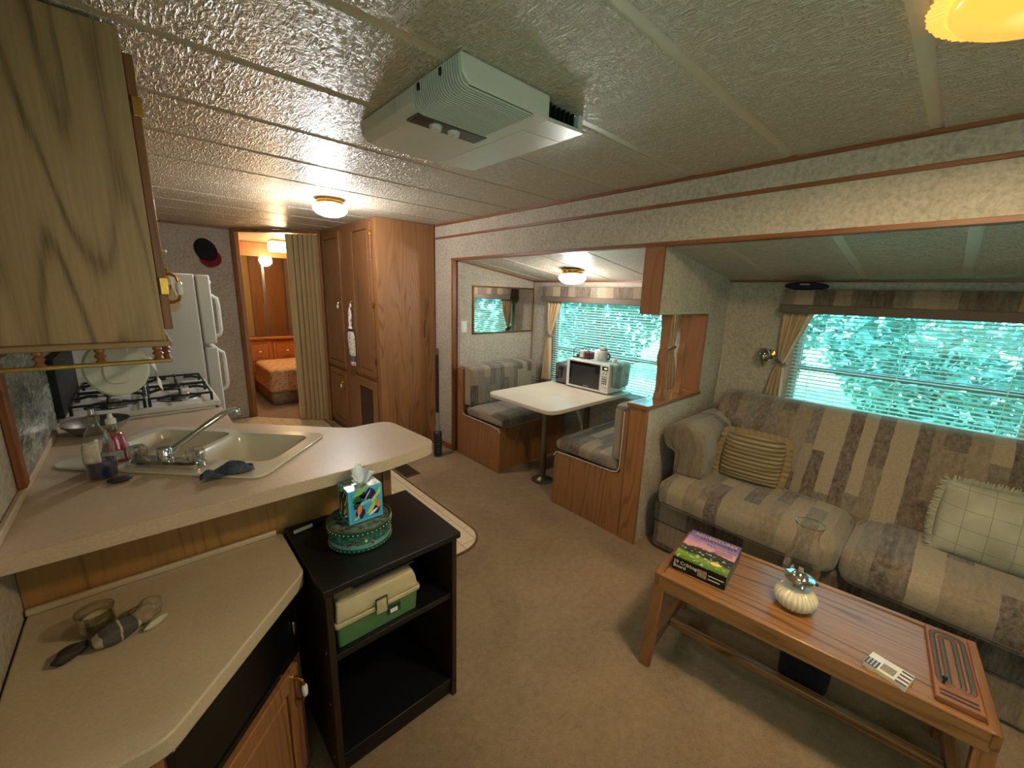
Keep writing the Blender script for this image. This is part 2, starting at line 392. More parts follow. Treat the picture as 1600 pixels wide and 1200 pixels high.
# wood trim strips
def tr(n,mb,mat,label): return struct('trim_%d'%n,mb,mat,label,'trim',bevel=0.0015,seg=1,smooth=0)
tr(1,MB().box(XR-0.011,XR+0.001,YB,3.19,1.962,1.979),TRIM,'oak strip where right wall meets ceiling')
tr(2,MB().box(XR-0.009,XR+0.001,YB,3.19,1.858,1.874),TRIM,'oak strip along the right wall below the ceiling')
tr(3,MB().box(XR-0.012,XR+0.041,-0.80,2.945,1.675,1.694),TRIM,'oak edging along the top of the slide-out opening')
tr(4,MB().box(XR-0.012,XR+0.041,2.915,2.937,0.0,1.675),TRIMZ,'upright oak edging at the dinette end of the opening')
tr(5,MB().box(XS-0.010,XS+0.001,-0.79,2.885,slope(XS)-0.016,slope(XS)),TRIM,'oak strip along the top of the outer slide wall')
tr(6,MB().prism([(XR+0.03,slope(XR+0.03)),(XS,slope(XS)),(XS,slope(XS)-0.014),(XR+0.03,slope(XR+0.03)-0.014)],2.868,2.881,'Y'),TRIMX,'oak strip along the dinette end wall below its ceiling')
tr(7,MB().box(XL,0.80,YD-0.012,YD+0.001,1.962,1.979),TRIMX,'oak strip above the kitchen end wall')
tr(8,MB().box(XS-0.008,XS+0.001,2.866,2.882,0.0,1.55),plain('corner_bead','#8b8271',0.6),'papered corner bead behind the dinette')
# partition between dinette and sofa
PY0,PY1=1.062,1.162
m=MB().prism([(XR+0.018,1.345),(2.612,1.345),(2.612,0.825),(XR+0.018,0.825),(XR+0.018,0.0),(XS,0.0),(XS,slope(XS)),(XR+0.018,slope(XR+0.018))],PY0,PY1,'Y')
pw=struct('wall_partition',m,PAPER,'papered partition between dinette and sofa with a pass-through','wall',smooth=0)
MB().box(XR-0.004,XR+0.018,PY0-0.003,PY1+0.003,1.335,1.684).build('post',wood('oak_post','#946440','#563419','Z',1.5,0.42,seed=21),pw,bevel=0.002)
MB().box(XR-0.004,XR+0.018,PY0-0.003,PY1+0.003,0.0,0.826).build('end_board',OAKB,pw,bevel=0.002)
MB().box(XR-0.018,2.618,PY0-0.014,PY1+0.014,0.826,0.848).build('sill_cap',wood('oak_cap','#96653c','#65401f','X',1.2,0.18,seed=23,coat=0.6),pw,bevel=0.003)
MB().box(2.594,2.614,PY0-0.002,PY1+0.002,0.848,1.345).build('jamb_board',wood('oak_jamb','#946442','#5c3820','Z',1.4,0.4,seed=25),pw,bevel=0.002)
MB().box(XR+0.018,2.612,PY0-0.006,PY0+0.002,1.337,1.352).build('edge_bead',plain('paper_bead','#a9b096',0.6),pw,bevel=0.002)
MB().box(XR+0.018,2.612,PY0-0.004,PY1+0.004,1.336,1.346).build('header_board',OAKX,pw)
def spindle(x,name='spindle'):
    zs=[0.848+ (1.336-0.848)*i/40 for i in range(41)]
    pts=[]
    def w(z):
        u=(z-0.848)/0.488
        return 0.0185+0.0085*math.cos(u*2*math.pi*2.0+0.3)+0.004*math.cos(u*2*math.pi*4)
    L=[(x-w(z),z) for z in zs]; Rr=[(x+w(z),z) for z in zs][::-1]
    MB().prism(L+Rr,1.093,1.131,'Y').build(name,OAKB,pw,bevel=0.002)
spindle(2.185); spindle(2.425)
# skirting seen under the sofa end
struct('baseboard_right',MB().box(XR-0.012,XR,2.94,3.19,0,0.05),TRIM,'low oak skirting beside the wardrobe','baseboard')
# ------------------------------------------------------------------ windows
def window(n,x,y0,y1,z0,z1,mid,label,glass=GLASSW):
    r=thing('window_%d'%n,label,'window',(x,(y0+y1)/2,z0)); r['kind']='structure'
    m=0.025; e=0.003
    MB().box(x-0.012,x+0.02,y0+e,y0+m,z0+e,z1-e).build('frame_stile',ALU,r); MB().box(x-0.012,x+0.02,y1-m,y1-e,z0+e,z1-e).build('frame_stile',ALU,r)
    MB().box(x-0.012,x+0.02,y0+m,y1-m,z0+e,z0+m).build('frame_rail',ALU,r); MB().box(x-0.012,x+0.02,y0+m,y1-m,z1-m,z1-e).build('frame_rail',ALU,r)
    if mid:
        MB().box(x-0.010,x+0.018,y0+m,y1-m,mid-0.012,mid+0.012).build('meeting_rail',GREY,r)
        MB().box(x,x+0.004,y0+m,y1-m,z0+m,mid-0.012).build('pane',glass,r); MB().box(x+0.006,x+0.010,y0+m,y1-m,mid+0.012,z1-m).build('pane',glass,r)
    else: MB().box(x,x+0.004,y0+m,y1-m,z0+m,z1-m).build('pane',glass,r)
    return r
window(1,XS+0.018,1.485,2.555,0.625,1.38,0.93,'wide tinted window behind the dinette')
window(2,XS+0.018,-0.29,0.635,0.755,1.40,1.04,'wide tinted window above the sofa')
GL3=clearglass('side_window_glass',(0.22,0.22,0.22,1),0.02)
window(3,XL-0.025,-0.78,0.34,0.92,1.62,None,'side window in the left wall',GL3)
r=thing('window_4','rear window behind the photographer','window',(0.85,YB-0.025,0.92)); r['kind']='structure'
for a in ((0.203,0.225,0.923,1.617),(1.475,1.497,0.923,1.617),(0.225,1.475,0.923,0.945),(0.225,1.475,1.595,1.617)):
    MB().box(a[0],a[1],YB-0.035,YB-0.01,a[2],a[3]).build('frame_bar',ALU,r)
MB().box(0.225,1.475,YB-0.024,YB-0.020,0.945,1.595).build('pane',GL3,r)
# ================================================================== cabinet door kit
def ring(m,M,x0,x1,y0,y1,bw,z0,z1):
    o=[(x0,y0),(x1,y0),(x1,y1),(x0,y1)]; i=[(x0+bw,y0+bw),(x1-bw,y0+bw),(x1-bw,y1-bw),(x0+bw,y1-bw)]
    vs=[M@Vector((p[0],p[1],z)) for z in (z0,z1) for p in o+i]; fs=[]
    for k in range(4):
        n=(k+1)%4
        fs+=[(k,n,4+n,4+k),(8+k,12+k,12+n,8+n),(k,8+k,8+n,n),(4+k,4+n,12+n,12+k)]
    return m.add(vs,fs)
def obx(m,M,x0,x1,y0,y1,z0,z1):
    return m.obox(M@Matrix.Translation(((x0+x1)/2,(y0+y1)/2,(z0+z1)/2)),x1-x0,y1-y0,z1-z0)
def pull(M,x,y,parent,vertical=True,L=0.075,tilt=0.0):
    d=(0,1) if vertical else (1,0)
    def P(t,z): return M@Vector((x+d[0]*t,y+d[1]*t,z))
    pts=[P(-L/2,0.0),P(-L/2,0.012),P(-L*0.42,0.024),P(-L*0.2,0.028),P(L*0.2,0.028),P(L*0.42,0.024),P(L/2,0.012),P(L/2,0.0)]
    h=MB().tube(pts,[0.006,0.0045,0.004,0.004,0.004,0.004,0.0045,0.006],8).build('handle',BRASS,parent)
    MB().tube([P(-L*0.24,0.028),P(-L*0.16,0.028),P(0,0.028),P(L*0.16,0.028),P(L*0.24,0.028)],[0.005,0.0075,0.008,0.0075,0.005],10).build('handle_grip',CERAM,parent)
def cab_door(parent,M,w,h,th=0.019,mat=OAKD,handle=None,hinges=None,panel=True,pmat=None,bw=0.052):
    if panel:
        d=ring(MB(),M,0,w,0,h,bw,0,th).build('door',mat,parent,bevel=0.003)
        p=MB(); obx(p,M,bw+0.004,w-bw-0.004,bw+0.004,h-bw-0.004,0.002,th-0.002); p.build('raised_panel',pmat or mat,d,bevel=0.009,seg=2)
    else:
        p=MB(); obx(p,M,0,w,0,h,0,th); d=p.build('door',mat,parent,bevel=0.003)
    if handle: pull(M@Matrix.Translation((0,0,th)),handle[0],handle[1],d,handle[2] if len(handle)>2 else True)
    for hx,hy in (hinges or []):
        q=MB(); obx(q,M,hx-0.006,hx+0.006,hy-0.022,hy+0.022,0.004,th+0.004); q.build('hinge',BRASS,d,bevel=0.002)
    return d
# ================================================================== tall wardrobe by the bedroom door
WX=1.437
w=thing('wardrobe','tall oak wardrobe with panelled doors beside the bedroom doorway','wardrobe',(1.70,3.83,0))
MB().box(WX,1.968,3.20,4.46,0.0,1.974).build('body',OAK,w,bevel=0.002)
Mw=frame_mat((WX,4.46,0),(0,-1,0),(0,0,1))      # x runs towards the camera, z faces the aisle
cab_door(w,Mw@Matrix.Translation((0.045,0.655,0)),0.46,1.275,handle=(0.435,0.60),hinges=[])
cab_door(w,Mw@Matrix.Translation((0.765,0.675,0)),0.43,1.27,handle=(0.028,0.60),hinges=[(0.433,0.15),(0.433,0.62),(0.433,1.18)])
cab_door(w,Mw@Matrix.Translation((0.045,0.05,0)),0.46,0.57,handle=(0.40,0.43))
d=cab_door(w,Mw@Matrix.Translation((0.765,0.05,0)),0.43,0.585,pmat=plain('dark_vent_screen','#3b2a1c',0.6),bw=0.075)
MB().box(WX-0.004,WX+0.001,3.72,3.94,0.05,1.95).build('centre_stile',OAKD,w)
t=thing('hand_towel','white hand towel with grey trim hanging from a wardrobe handle','towel',(1.385,3.70,0.72))
TW=T('printed_towel'); v=TW.co(); sp=TW.n('SeparateXYZ',{0:v}).outputs[2]
band=TW.ramp(TW.math('MULTIPLY',sp,2.2),[(0.0,C('#e6e0d2')),(0.10,C('#e6e0d2')),(0.105,C('#5d5a58')),(0.22,C('#6a6765')),(0.225,C('#e3dccb')),(0.70,C('#e3dccb')),(0.705,C('#2e2a28')),(0.76,C('#2e2a28')),(0.765,C('#eee9dd'))],'CONSTANT')
spk=TW.noise(v,60,2,0.6); TWM=TW.bsdf(TW.mix(TW.math('GREATER_THAN',spk,0.62),band,C('#5b5248')),0.9)
def tw(u,v_):
    z=0.73+0.36*v_; wd=0.115*(1 if v_<0.75 else 1-(v_-0.75)/0.25*0.82)
    return (1.395+0.010*math.sin(u*9+v_*2),3.70+wd*(u-0.5)+0.02*v_-0.01,z)
MB().grid(tw,14,16).build('cloth',TWM,t,solid=0.006)
MB().tube([(1.395,3.71,1.08),(1.396,3.725,1.14),(1.398,3.722,1.22),(1.397,3.705,1.25),(1.396,3.69,1.20),(1.395,3.695,1.13),(1.395,3.705,1.08)],0.009,8).build('hanging_loop',TWM,t)
# ================================================================== angled doorway with folding door
A=Vector((0.785,5.10,0)); B=Vector((1.437,4.455,0)); dv=(B-A).normalized(); nv=Vector((-dv.y,dv.x,0)); 
if nv.y>0: nv=-nv      # nv points to the kitchen
Md=frame_mat(A,dv,(0,0,1))
if (Md.to_3x3()@Vector((0,0,1))).dot(nv)<0: Md=frame_mat(A,dv,(0,0,1))
LD=(B-A).length
def onD(m,x0,x1,z0,z1,t0,t1): return obx(m,Md,x0,x1,z0,z1,t0,t1)
dz=1 if (Md.to_3x3()@Vector((0,0,1))).dot(nv)>0 else -1
dr=thing('door_1','angled bedroom doorway with dark oak frame','door',A); dr['kind']='structure'
m=MB(); onD(m,0.0,0.042,0,1.975,-0.03,0.03); m.build('jamb',OAKD,dr,bevel=0.003)
m=MB(); onD(m,0.042,LD-0.002,1.945,1.975,-0.03,0.03); m.build('header',OAKX,dr,bevel=0.003)
m=MB(); onD(m,LD-0.024,LD-0.002,0,1.945,-0.03,0.03); m.build('jamb',OAKD,dr,bevel=0.003)
ac=thing('folding_door','cream vinyl folding door pushed back beside the wardrobe','door',A+dv*(LD-0.2))
def acc(u,v_):
    k=12; ph=u*k; z=0.012+1.925*v_; s=LD-0.335+0.30*u**0.85
    off=(abs((ph%2)-1)-0.5)*0.075
    p=A+dv*s+nv*off; return (p.x,p.y,z)
def pl(): 
    t=T('pleated_vinyl'); v=t.co((160,160,1.5)); return t.bsdf(t.ramp(t.noise(v,1,2),[(0.3,C('#b49b6e')),(0.7,C('#cfb88a'))]),0.45)
PLEAT=pl()
MB().grid(acc,49,2).build('pleats',PLEAT,ac,solid=0.004,smooth=0)
m=MB(); onD(m,LD-0.362,LD-0.335,0.012,1.937,-0.022,0.022); m.build('lead_post',CREAMP,ac,bevel=0.004)
m=MB(); onD(m,LD-0.366,LD-0.361,0.93,1.05,-0.012,0.012); m.build('latch',STEEL,ac,bevel=0.002)
# ================================================================== bedroom beyond the doorway
struct('wall_bedroom_left',MB().box(0.36,0.40,5.165,7.0,0,2.0),OAK,'wood panelled bedroom wall','wall')
struct('wall_bedroom_far',MB().box(0.36,2.03,6.72,6.76,0,2.0),OAK,'wood panelled bedroom end wall','wall')
struct('wall_bedroom_right',MB().box(1.985,2.03,5.25,6.72,0,2.0),PAPER,'papered bedroom side wall','wall')
struct('ceiling_bedroom',MB().box(0.36,2.03,5.205,6.76,1.98,2.02),plain('cream_ceiling','#d8ccb0',0.6),'cream bedroom ceiling','ceiling')
ORANGE=wood('honey_oak','#b9713a','#7d431c','Z',1.1,0.35,seed=31)
ORANGX=wood('honey_oak_x','#b9713a','#7d431c','X',1.1,0.35,seed=33)
u=thing('bedroom_dresser','built-in oak dresser with mirror doors seen through the doorway','dresser',(1.35,6.5,0))
MB().box(0.80,1.98,6.32,6.715,0.0,0.715).build('drawer_case',ORANGE,u,bevel=0.003)
MB().box(0.78,1.98,6.28,6.715,0.715,0.745).build('top_board',ORANGX,u,bevel=0.004)
MB().box(0.80,1.98,6.36,6.715,0.745,1.975).build('wardrobe_case',ORANGE,u,bevel=0.003)
MIR=plain('mirror_silver','#e6e2dc',0.03,1.0,var=0.0)
for x0,x1 in ((0.82,1.268),(1.276,1.72)):
    dd=MB().box(x0,x1,6.345,6.36,0.76,1.80).build('mirror_door',MIR,u,bevel=0.002)
    for q in (x0,x1-0.008): MB().box(q,q+0.008,6.335,6.36,0.76,1.80).build('door_edging',STEEL,dd)
Mb=frame_mat((0.80,6.32,0),(1,0,0),(0,0,1))
for x0,wd,z0,h in ((0.20,0.28,0.42,0.27),(0.50,0.34,0.42,0.27),(0.20,0.28,0.13,0.27),(0.50,0.34,0.13,0.27)):
    M2=Mb@Matrix.Translation((x0,z0,0)); d=ring(MB(),M2,0,wd,0,h,0.035,0,0.018).build('drawer',ORANGX,u,bevel=0.003)
    p=MB(); obx(p,M2,0.037,wd-0.037,0.037,h-0.037,0.001,0.015); p.build('raised_panel',ORANGX,d,bevel=0.006)
    pull(M2@Matrix.Translation((0,0,0.018)),wd/2,h*0.5,d,False)
bl=plain('warm_lamp_diffuser','#fff0c8',0.5)
L=thing('bedroom_lamp','warm lit box lamp on the bedroom ceiling','lamp',(1.42,5.85,1.83))
MB().box(1.28,1.56,5.76,5.94,1.958,1.98).build('base',BRASS,L,bevel=0.004)
MB().box(1.27,1.57,5.75,5.95,1.84,1.957).build('shade',glow('warm_shade',(1.0,0.72,0.32,1),9.0),L,bevel=0.02,seg=3)
bd=thing('bed','bed with a peach floral spread in the bedroom','bed',(1.45,5.75,0))
t=T('floral_spread'); v=t.co(); f=t.noise(v,22,4,0.7,1.5); QM=t.bsdf(t.ramp(f,[(0.38,C('#7d6648')),(0.46,C('#c79a72')),(0.54,C('#dcb78f')),(0.62,C('#a98a63'))]),0.9)
def drape(p,q):
    z=p.z
    if q[2]<0.2:
        k=(0.2-q[2]); s=0.012*math.sin(p.x*38)*k if abs(q[1])>0.9 else 0
        return Vector((p.x*(1+0.03*k),p.y*(1+0.03*k)+s,z))
    return p
MB().rbox((1.515,5.82,0.305),(0.465,0.43,0.145),0.05,14,drape).build('bedspread',QM,bd)
MB().box(1.09,1.94,5.44,6.22,0.09,0.158).build('bed_base',ORANGE,bd)
def skirt(u_,v_):
    L1=0.80; Lt=L1+0.88; s=u_*Lt
    p=(1.075,6.22-s) if s<L1 else (1.075+(s-L1),5.42)
    w_=0.012*math.sin(s*60)
    return (p[0]-(w_ if s<L1 else 0),p[1]-(w_ if s>=L1 else 0),0.005+0.16*v_)
MB().grid(skirt,120,3).build('bed_skirt',plain('grey_skirt','#8d7b66',0.9,var=0.2,scale=14),bd,solid=0.004)
# ================================================================== cap on the end wall
c=thing('baseball_cap','black baseball cap with red brim hanging on the wall','cap',(0.565,5.06,1.60))
Mc=Matrix.Translation((0.555,5.115,1.745))@Matrix.Rotation(R_(-22),4,'Y')
def capf(u_,v_):
    a=2*math.pi*u_; ph=v_*math.pi/2
    p=Vector((0.088*math.cos(a)*math.cos(ph),-0.075*math.sin(ph),0.115*math.sin(a)*math.cos(ph)))
    return tuple(Mc@p)
MB().grid(capf,28,9,True).build('crown',plain('black_cotton','#121117',0.9),c,solid=0.003)
bp=[(0.085*math.cos(a),-0.055-0.105*max(0,math.sin(a))**0.8) for a in [math.pi*i/16 for i in range(17)]]
def brf(u_,v_):
    a=math.pi*u_; p=Vector((0.088*math.cos(a),-0.012-0.045*v_*math.sin(a),-0.055-0.105*v_*math.sin(a)**0.7 if math.sin(a)>0 else -0.055)); return tuple(Mc@p)
MB().grid(brf,21,6).build('brim',plain('red_cotton','#7c1420',0.85),c,solid=0.004)
p=Mc@Vector((0,-0.077,0)); MB().ell(tuple(p),(0.006,0.004,0.006)).build('button',plain('black_cotton_b','#121117',0.9),c)
# ================================================================== refrigerator
f=thing('refrigerator','white two-door refrigerator standing past the stove','refrigerator',(0.0,3.2,0))
FRM=plain('fridge_enamel','#d5d6d2',0.35,var=0.015,scale=200,bump=0.05)
MB().box(-0.285,0.243,2.88,3.50,0.02,1.472).build('body',FRM,f,bevel=0.006)
MB().box(-0.25,0.22,2.90,3.48,0.0,0.02).build('plinth',BLACKM,f)
for z0,z1 in ((1.085,1.470),(0.06,1.065)):
    d=MB().box(0.250,0.312,2.88,3.50,z0,z1).build('door',FRM,f,bevel=0.008,seg=3)
    MB().box(0.242,0.251,2.89,3.49,z0+0.01,z1-0.01).build('gasket',plain('grey_gasket_%d'%int(z0*100),'#8d8a82',0.7),d)
    if z0>1: hz=(1.12,1.36)
    else: hz=(0.80,1.045)
    pts=[(0.31,2.925,hz[1]),(0.338,2.925,hz[1]-0.02),(0.342,2.925,hz[1]-0.06),(0.342,2.925,hz[0]+0.04),(0.335,2.925,hz[0]+0.015),(0.31,2.925,hz[0])]
    MB().tube(pts,0.010,8).build('handle',WHITEP,d)
MB().ell((0.316,2.95,1.43),(0.008,0.012,0.012)).build('latch_button',WHITEP,f)
# ================================================================== kitchen
def laminate(name,a,b):
    t=T(name); v=t.co(); f=t.noise(v,160,3,0.8); g=t.noise(v,5,3)
    return t.bsdf(t.ramp(t.math('ADD',t.math('MULTIPLY',f,0.6),t.math('MULTIPLY',g,0.4)),[(0.35,C(a)),(0.65,C(b))]),0.38,0,None,0.5)
LAM=laminate('beige_laminate','#b7a38b','#cbb8a0')
LAMD=laminate('desk_laminate','#b3a288','#c6b69b')
def slab(outer,holes,z,th):      # flat plate with holes, extruded downwards
    bm=bmesh.new(); ed=[]
    for lp in [outer]+holes:
        vs=[bm.verts.new((p[0],p[1],z)) for p in lp]
        ed+=[bm.edges.new((vs[i],vs[(i+1)%len(vs)])) for i in range(len(vs))]
    r=bmesh.ops.triangle_fill(bm,use_beauty=True,use_dissolve=False,edges=ed)
    fs=[f for f in bm.faces]
    bmesh.ops.recalc_face_normals(bm,faces=fs)
    if fs and fs[0].normal.z<0: bmesh.ops.reverse_faces(bm,faces=fs)
    ex=bmesh.ops.extrude_face_region(bm,geom=fs)
    vs=[g for g in ex['geom'] if isinstance(g,bmesh.types.BMVert)]
    for v_ in vs: v_.co.z-=th
    bm.verts.index_update(); m=MB(); m.v=[tuple(v_.co) for v_ in bm.verts]; m.f=[tuple(v_.index for v_ in f.verts) for f in bm.faces]; bm.free(); return m
def loft(m,loops,cap0=True,cap1=True):
    n=len(loops[0]); vs=[p for l in loops for p in l]; fs=[]
    for i in range(len(loops)-1):
        for k in range(n): fs.append((i*n+k,i*n+(k+1)%n,(i+1)*n+(k+1)%n,(i+1)*n+k))
    if cap0: fs.append(tuple(range(n))[::-1])
    if cap1: fs.append(tuple(range((len(loops)-1)*n,len(loops)*n)))
    return m.add(vs,fs)
ZK=0.865
SC=Vector((0.105,1.66)); E1=Vector((0.710,-0.704)); E2=Vector((0.704,0.710))
def S2(a,b): p=SC+E1*a+E2*b; return (p.x,p.y)
def srect(a0,a1,b0,b1,r,n=5): return rpoly([S2(a0,b0),S2(a1,b0),S2(a1,b1),S2(a0,b1)],r,n)
outer=rpoly([(-0.286,1.213),(0.545,1.203),(0.768,1.237),(0.742,1.602),(0.578,1.597),(0.228,1.935),(0.228,2.235),(-0.286,2.235)],[0,0.2,0.07,0.07,0.05,0.03,0,0],6)
MB_=slab(outer,[srect(-0.305,0.305,-0.165,0.17,0.04)],ZK,0.040)
ct=MB_.build('kitchen_worktop',LAM,bevel=0.004,smooth=30)
tag(ct,'beige laminate kitchen worktop with a jutting rounded end','worktop')
k=thing('kitchen_base_cabinet','oak base cabinet carrying the kitchen worktop','cabinet',(0.1,1.8,0))
po=[(-0.284,1.365),(0.618,1.365),(0.618,1.575),(0.565,1.575),(0.205,1.925),(0.205,2.228),(-0.284,2.228)]
m=MB(); n=len(po)
for i in range(n):
    a,b=po[i],po[(i+1)%n]; m.add([(a[0],a[1],0),(b[0],b[1],0),(b[0],b[1],0.824),(a[0],a[1],0.824)],[(0,1,2,3)])
m.build('carcass',wood('oak_peninsula_panel','#a37a45','#6d4723','Z',0.9,0.45,seed=41,linefreq=11),k,solid=0.012,smooth=0)
MB().box(0.598,0.632,1.352,1.385,0,0.824).build('corner_post',OAKD,k,bevel=0.003)
dd=Vector((0.205-0.565,1.925-1.575,0)); Mk=frame_mat((0.205,1.925,0),-dd,(0,0,1))
Mk=Mk@Matrix.Translation((0,0,0.007))
cab_door(k,Mk@Matrix.Translation((0.03,0.08,0)),0.43,0.58,handle=(0.40,0.46)); 
p=MB(); obx(p,Mk,0.03,0.46,0.68,0.80,0,0.018); p.build('drawer_front',OAKD,k,bevel=0.004)
# sink
SINK=plain('cream_enamel','#d7d2c0',0.18,var=0.02,coat=0.5)
s=thing('kitchen_sink','cream double-bowl corner sink set diagonally in the worktop','sink',(SC.x,SC.y,ZK-0.14))
b1=(-0.285,-0.012,-0.085,0.155); b2=(0.012,0.285,-0.085,0.155)
slab(srect(-0.33,0.33,-0.195,0.195,0.05),[srect(*b1,0.045),srect(*b2,0.045)],ZK+0.008,0.0078).build('rim',SINK,s,bevel=0.003)
for b in (b1,b2):
    L=[]
    for ins,z,r in ((0.0,ZK+0.007,0.045),(0.006,ZK-0.005,0.045),(0.015,ZK-0.06,0.045),(0.022,ZK-0.125,0.045),(0.04,ZK-0.138,0.04)):
        L.append([(x,y,z) for x,y in srect(b[0]+ins,b[1]-ins,b[2]+ins,b[3]-ins,r)])
    loft(MB(),L,False,True).build('bowl',SINK,s,smooth=50)
    c=S2((b[0]+b[1])/2,(b[2]+b[3])/2); MB().lathe([(0.0,ZK-0.134),(0.028,ZK-0.133),(0.036,ZK-0.136),(0.036,ZK-0.1375)],c,18).build('drain',CHROME,s)
# faucet
fa=thing('kitchen_faucet','chrome faucet with clear knobs on the sink edge','faucet',(*S2(0,-0.14),ZK+0.008))
zf=ZK+0.0085
loft(MB(),[[(x,y,z) for x,y in srect(-0.115+i,0.115-i,-0.168+i,-0.112-i,0.027-i*0.5,6)] for z,i in ((zf,0),(zf+0.012,0.001),(zf+0.018,0.007))]).build('deck_plate',CHROME,fa)
c0=S2(-0.005,-0.14)
MB().lathe([(0.021,zf+0.015),(0.021,zf+0.05),(0.017,zf+0.056),(0.0,zf+0.057)],c0,18).build('spout_base',CHROME,fa)
MB().tube([(c0[0]+0.01,c0[1]+0.004,zf+0.035),(c0[0]+0.045,c0[1]+0.018,zf+0.055),(c0[0]+0.10,c0[1]+0.040,zf+0.085),(c0[0]+0.155,c0[1]+0.065,zf+0.112),(c0[0]+0.185,c0[1]+0.078,zf+0.121),(c0[0]+0.205,c0[1]+0.087,zf+0.119)],[0.011,0.010,0.009,0.010,0.010,0.009],12).build('spout',CHROME,fa)
tp=(c0[0]+0.205,c0[1]+0.087); MB().lathe([(0.009,zf+0.100),(0.012,zf+0.104),(0.012,zf+0.118),(0.010,zf+0.124),(0.0,zf+0.125)],tp,14).build('aerator',CHROME,fa)
ACR=clearglass('clear_acrylic',(0.82,0.84,0.84,1),0.30)
for a in (-0.092,0.092):
    c=S2(a,-0.14)
    kb=MB().lathe([(0.013,zf+0.014),(0.022,zf+0.024),(0.0235,zf+0.045),(0.019,zf+0.056),(0.0,zf+0.058)],c,16,mod=lambda t,z:1+0.06*math.cos(8*t)).build('knob',ACR,fa)
    MB().lathe([(0.010,zf+0.015),(0.010,zf+0.050),(0.006,zf+0.054),(0,zf+0.054)],c,12).build('knob_core',CHROME,kb)
OAKPX=wood('oak_pale_x','#a48a66','#4f3b22','X',1.2,0.45,seed=71)
# upper cabinet with gallery rail
uc=thing('upper_cabinet','oak wall cabinet with a turned gallery rail above the sink','cabinet',(-0.12,1.8,1.22))
MB().box(-0.288,0.041,1.382,2.23,1.272,1.972).build('body',OAKP,uc,bevel=0.002)
Mu=frame_mat((0.041,1.395,1.30),(0,1,0),(0,0,1))
cab_door(uc,Mu,0.40,0.63,handle=(0.065,0.105),hinges=[(0.0,0.52),(0.0,0.11)])
cab_door(uc,Mu@Matrix.Translation((0.42,0,0)),0.40,0.63,handle=(0.03,0.13))
MB().box(-0.288,0.052,1.366,2.23,1.258,1.272).build('rail_top',OAKPX,uc,bevel=0.003)
GOLD=plain('gilt_rail','#b59a56',0.25,0.6)
for x in (-0.182,-0.084,0.021):
    MB().lathe([(0.009,1.258),(0.010,1.252),(0.006,1.248),(0.0115,1.241),(0.006,1.233),(0.010,1.229),(0.009,1.226)],(x,1.375),12).build('spindle',OAKD,uc)
for y in (1.48,1.585,1.69,1.80,1.91,2.02,2.13):
    MB().lathe([(0.009,1.258),(0.010,1.252),(0.006,1.248),(0.0115,1.241),(0.006,1.233),(0.010,1.229),(0.009,1.226)],(0.040,y),10).build('spindle',OAKD,uc)
MB().box(-0.288,0.048,1.369,1.382,1.216,1.226).build('gallery_rail',GOLD,uc,bevel=0.003)
MB().box(0.033,0.048,1.382,2.23,1.216,1.226).build('gallery_rail',OAKY,uc,bevel=0.003)
# range hood beyond the cabinet
rh=thing('range_hood','pale ribbed range hood above the stove','hood',(-0.05,2.50,1.30))
MB().prism([(-0.288,1.30),(0.12,1.30),(0.14,1.33),(0.10,1.45),(-0.288,1.45)],2.245,2.80,'Y').build('body',CREAMP,rh,bevel=0.004)
for i in range(9): MB().box(-0.22+i*0.03,-0.205+i*0.03,2.30,2.75,1.294,1.3005).build('filter_rib',STEEL,rh)
u2=thing('hood_cabinet','oak wall cabinet over the range hood','cabinet',(-0.12,2.5,1.455))
MB().box(-0.288,0.041,2.24,2.86,1.456,1.972).build('body',OAKP,u2,bevel=0.002)
cab_door(u2,frame_mat((0.041,2.26,1.475),(0,1,0),(0,0,1)),0.57,0.47,handle=(0.06,0.08))
u3=thing('fridge_cabinet','dark oak cabinet box above the refrigerator','cabinet',(-0.02,3.2,1.53))
MB().box(-0.288,0.105,2.90,3.48,1.53,1.972).build('body',wood('dark_oak','#5b3d22','#33210f','Z',1,0.5,seed=51),u3,bevel=0.002)
cab_door(u3,frame_mat((0.105,2.92,1.55),(0,1,0),(0,0,1)),0.54,0.40,handle=(0.27,0.05,False))
# splash panel, trim on the left wall
t=T('patterned_splash'); v=t.co((1,7,16),rot=(R_(28),0,0)); f=t.noise(v,3.2,4,0.7,0.6); g=t.noise(t.co(),6,2)
SPL=t.bsdf(t.ramp(t.math('ADD',t.math('MULTIPLY',f,0.8),t.math('MULTIPLY',g,0.3)),[(0.38,C('#3a413c')),(0.48,C('#6a7067')),(0.58,C('#979a8c')),(0.70,C('#c0c1b2'))]),0.25)
sp=MB().box(-0.289,-0.283,1.59,2.23,0.888,1.215).build('splash_panel',SPL,bevel=0.002); tag(sp,'grey streaked splash panel on the wall behind the sink','panel')
q=MB().box(-0.289,-0.272,1.545,1.588,0.888,1.215).build('splash_trim',TRIMZ,bevel=0.003); tag(q,'narrow upright oak strip at the near edge of the splash panel','trim')
q=MB().box(-0.289,-0.277,1.23,2.235,0.8655,0.887).build('worktop_upstand',LAM,bevel=0.003); tag(q,'low pale upstand along the back of the worktop','upstand')
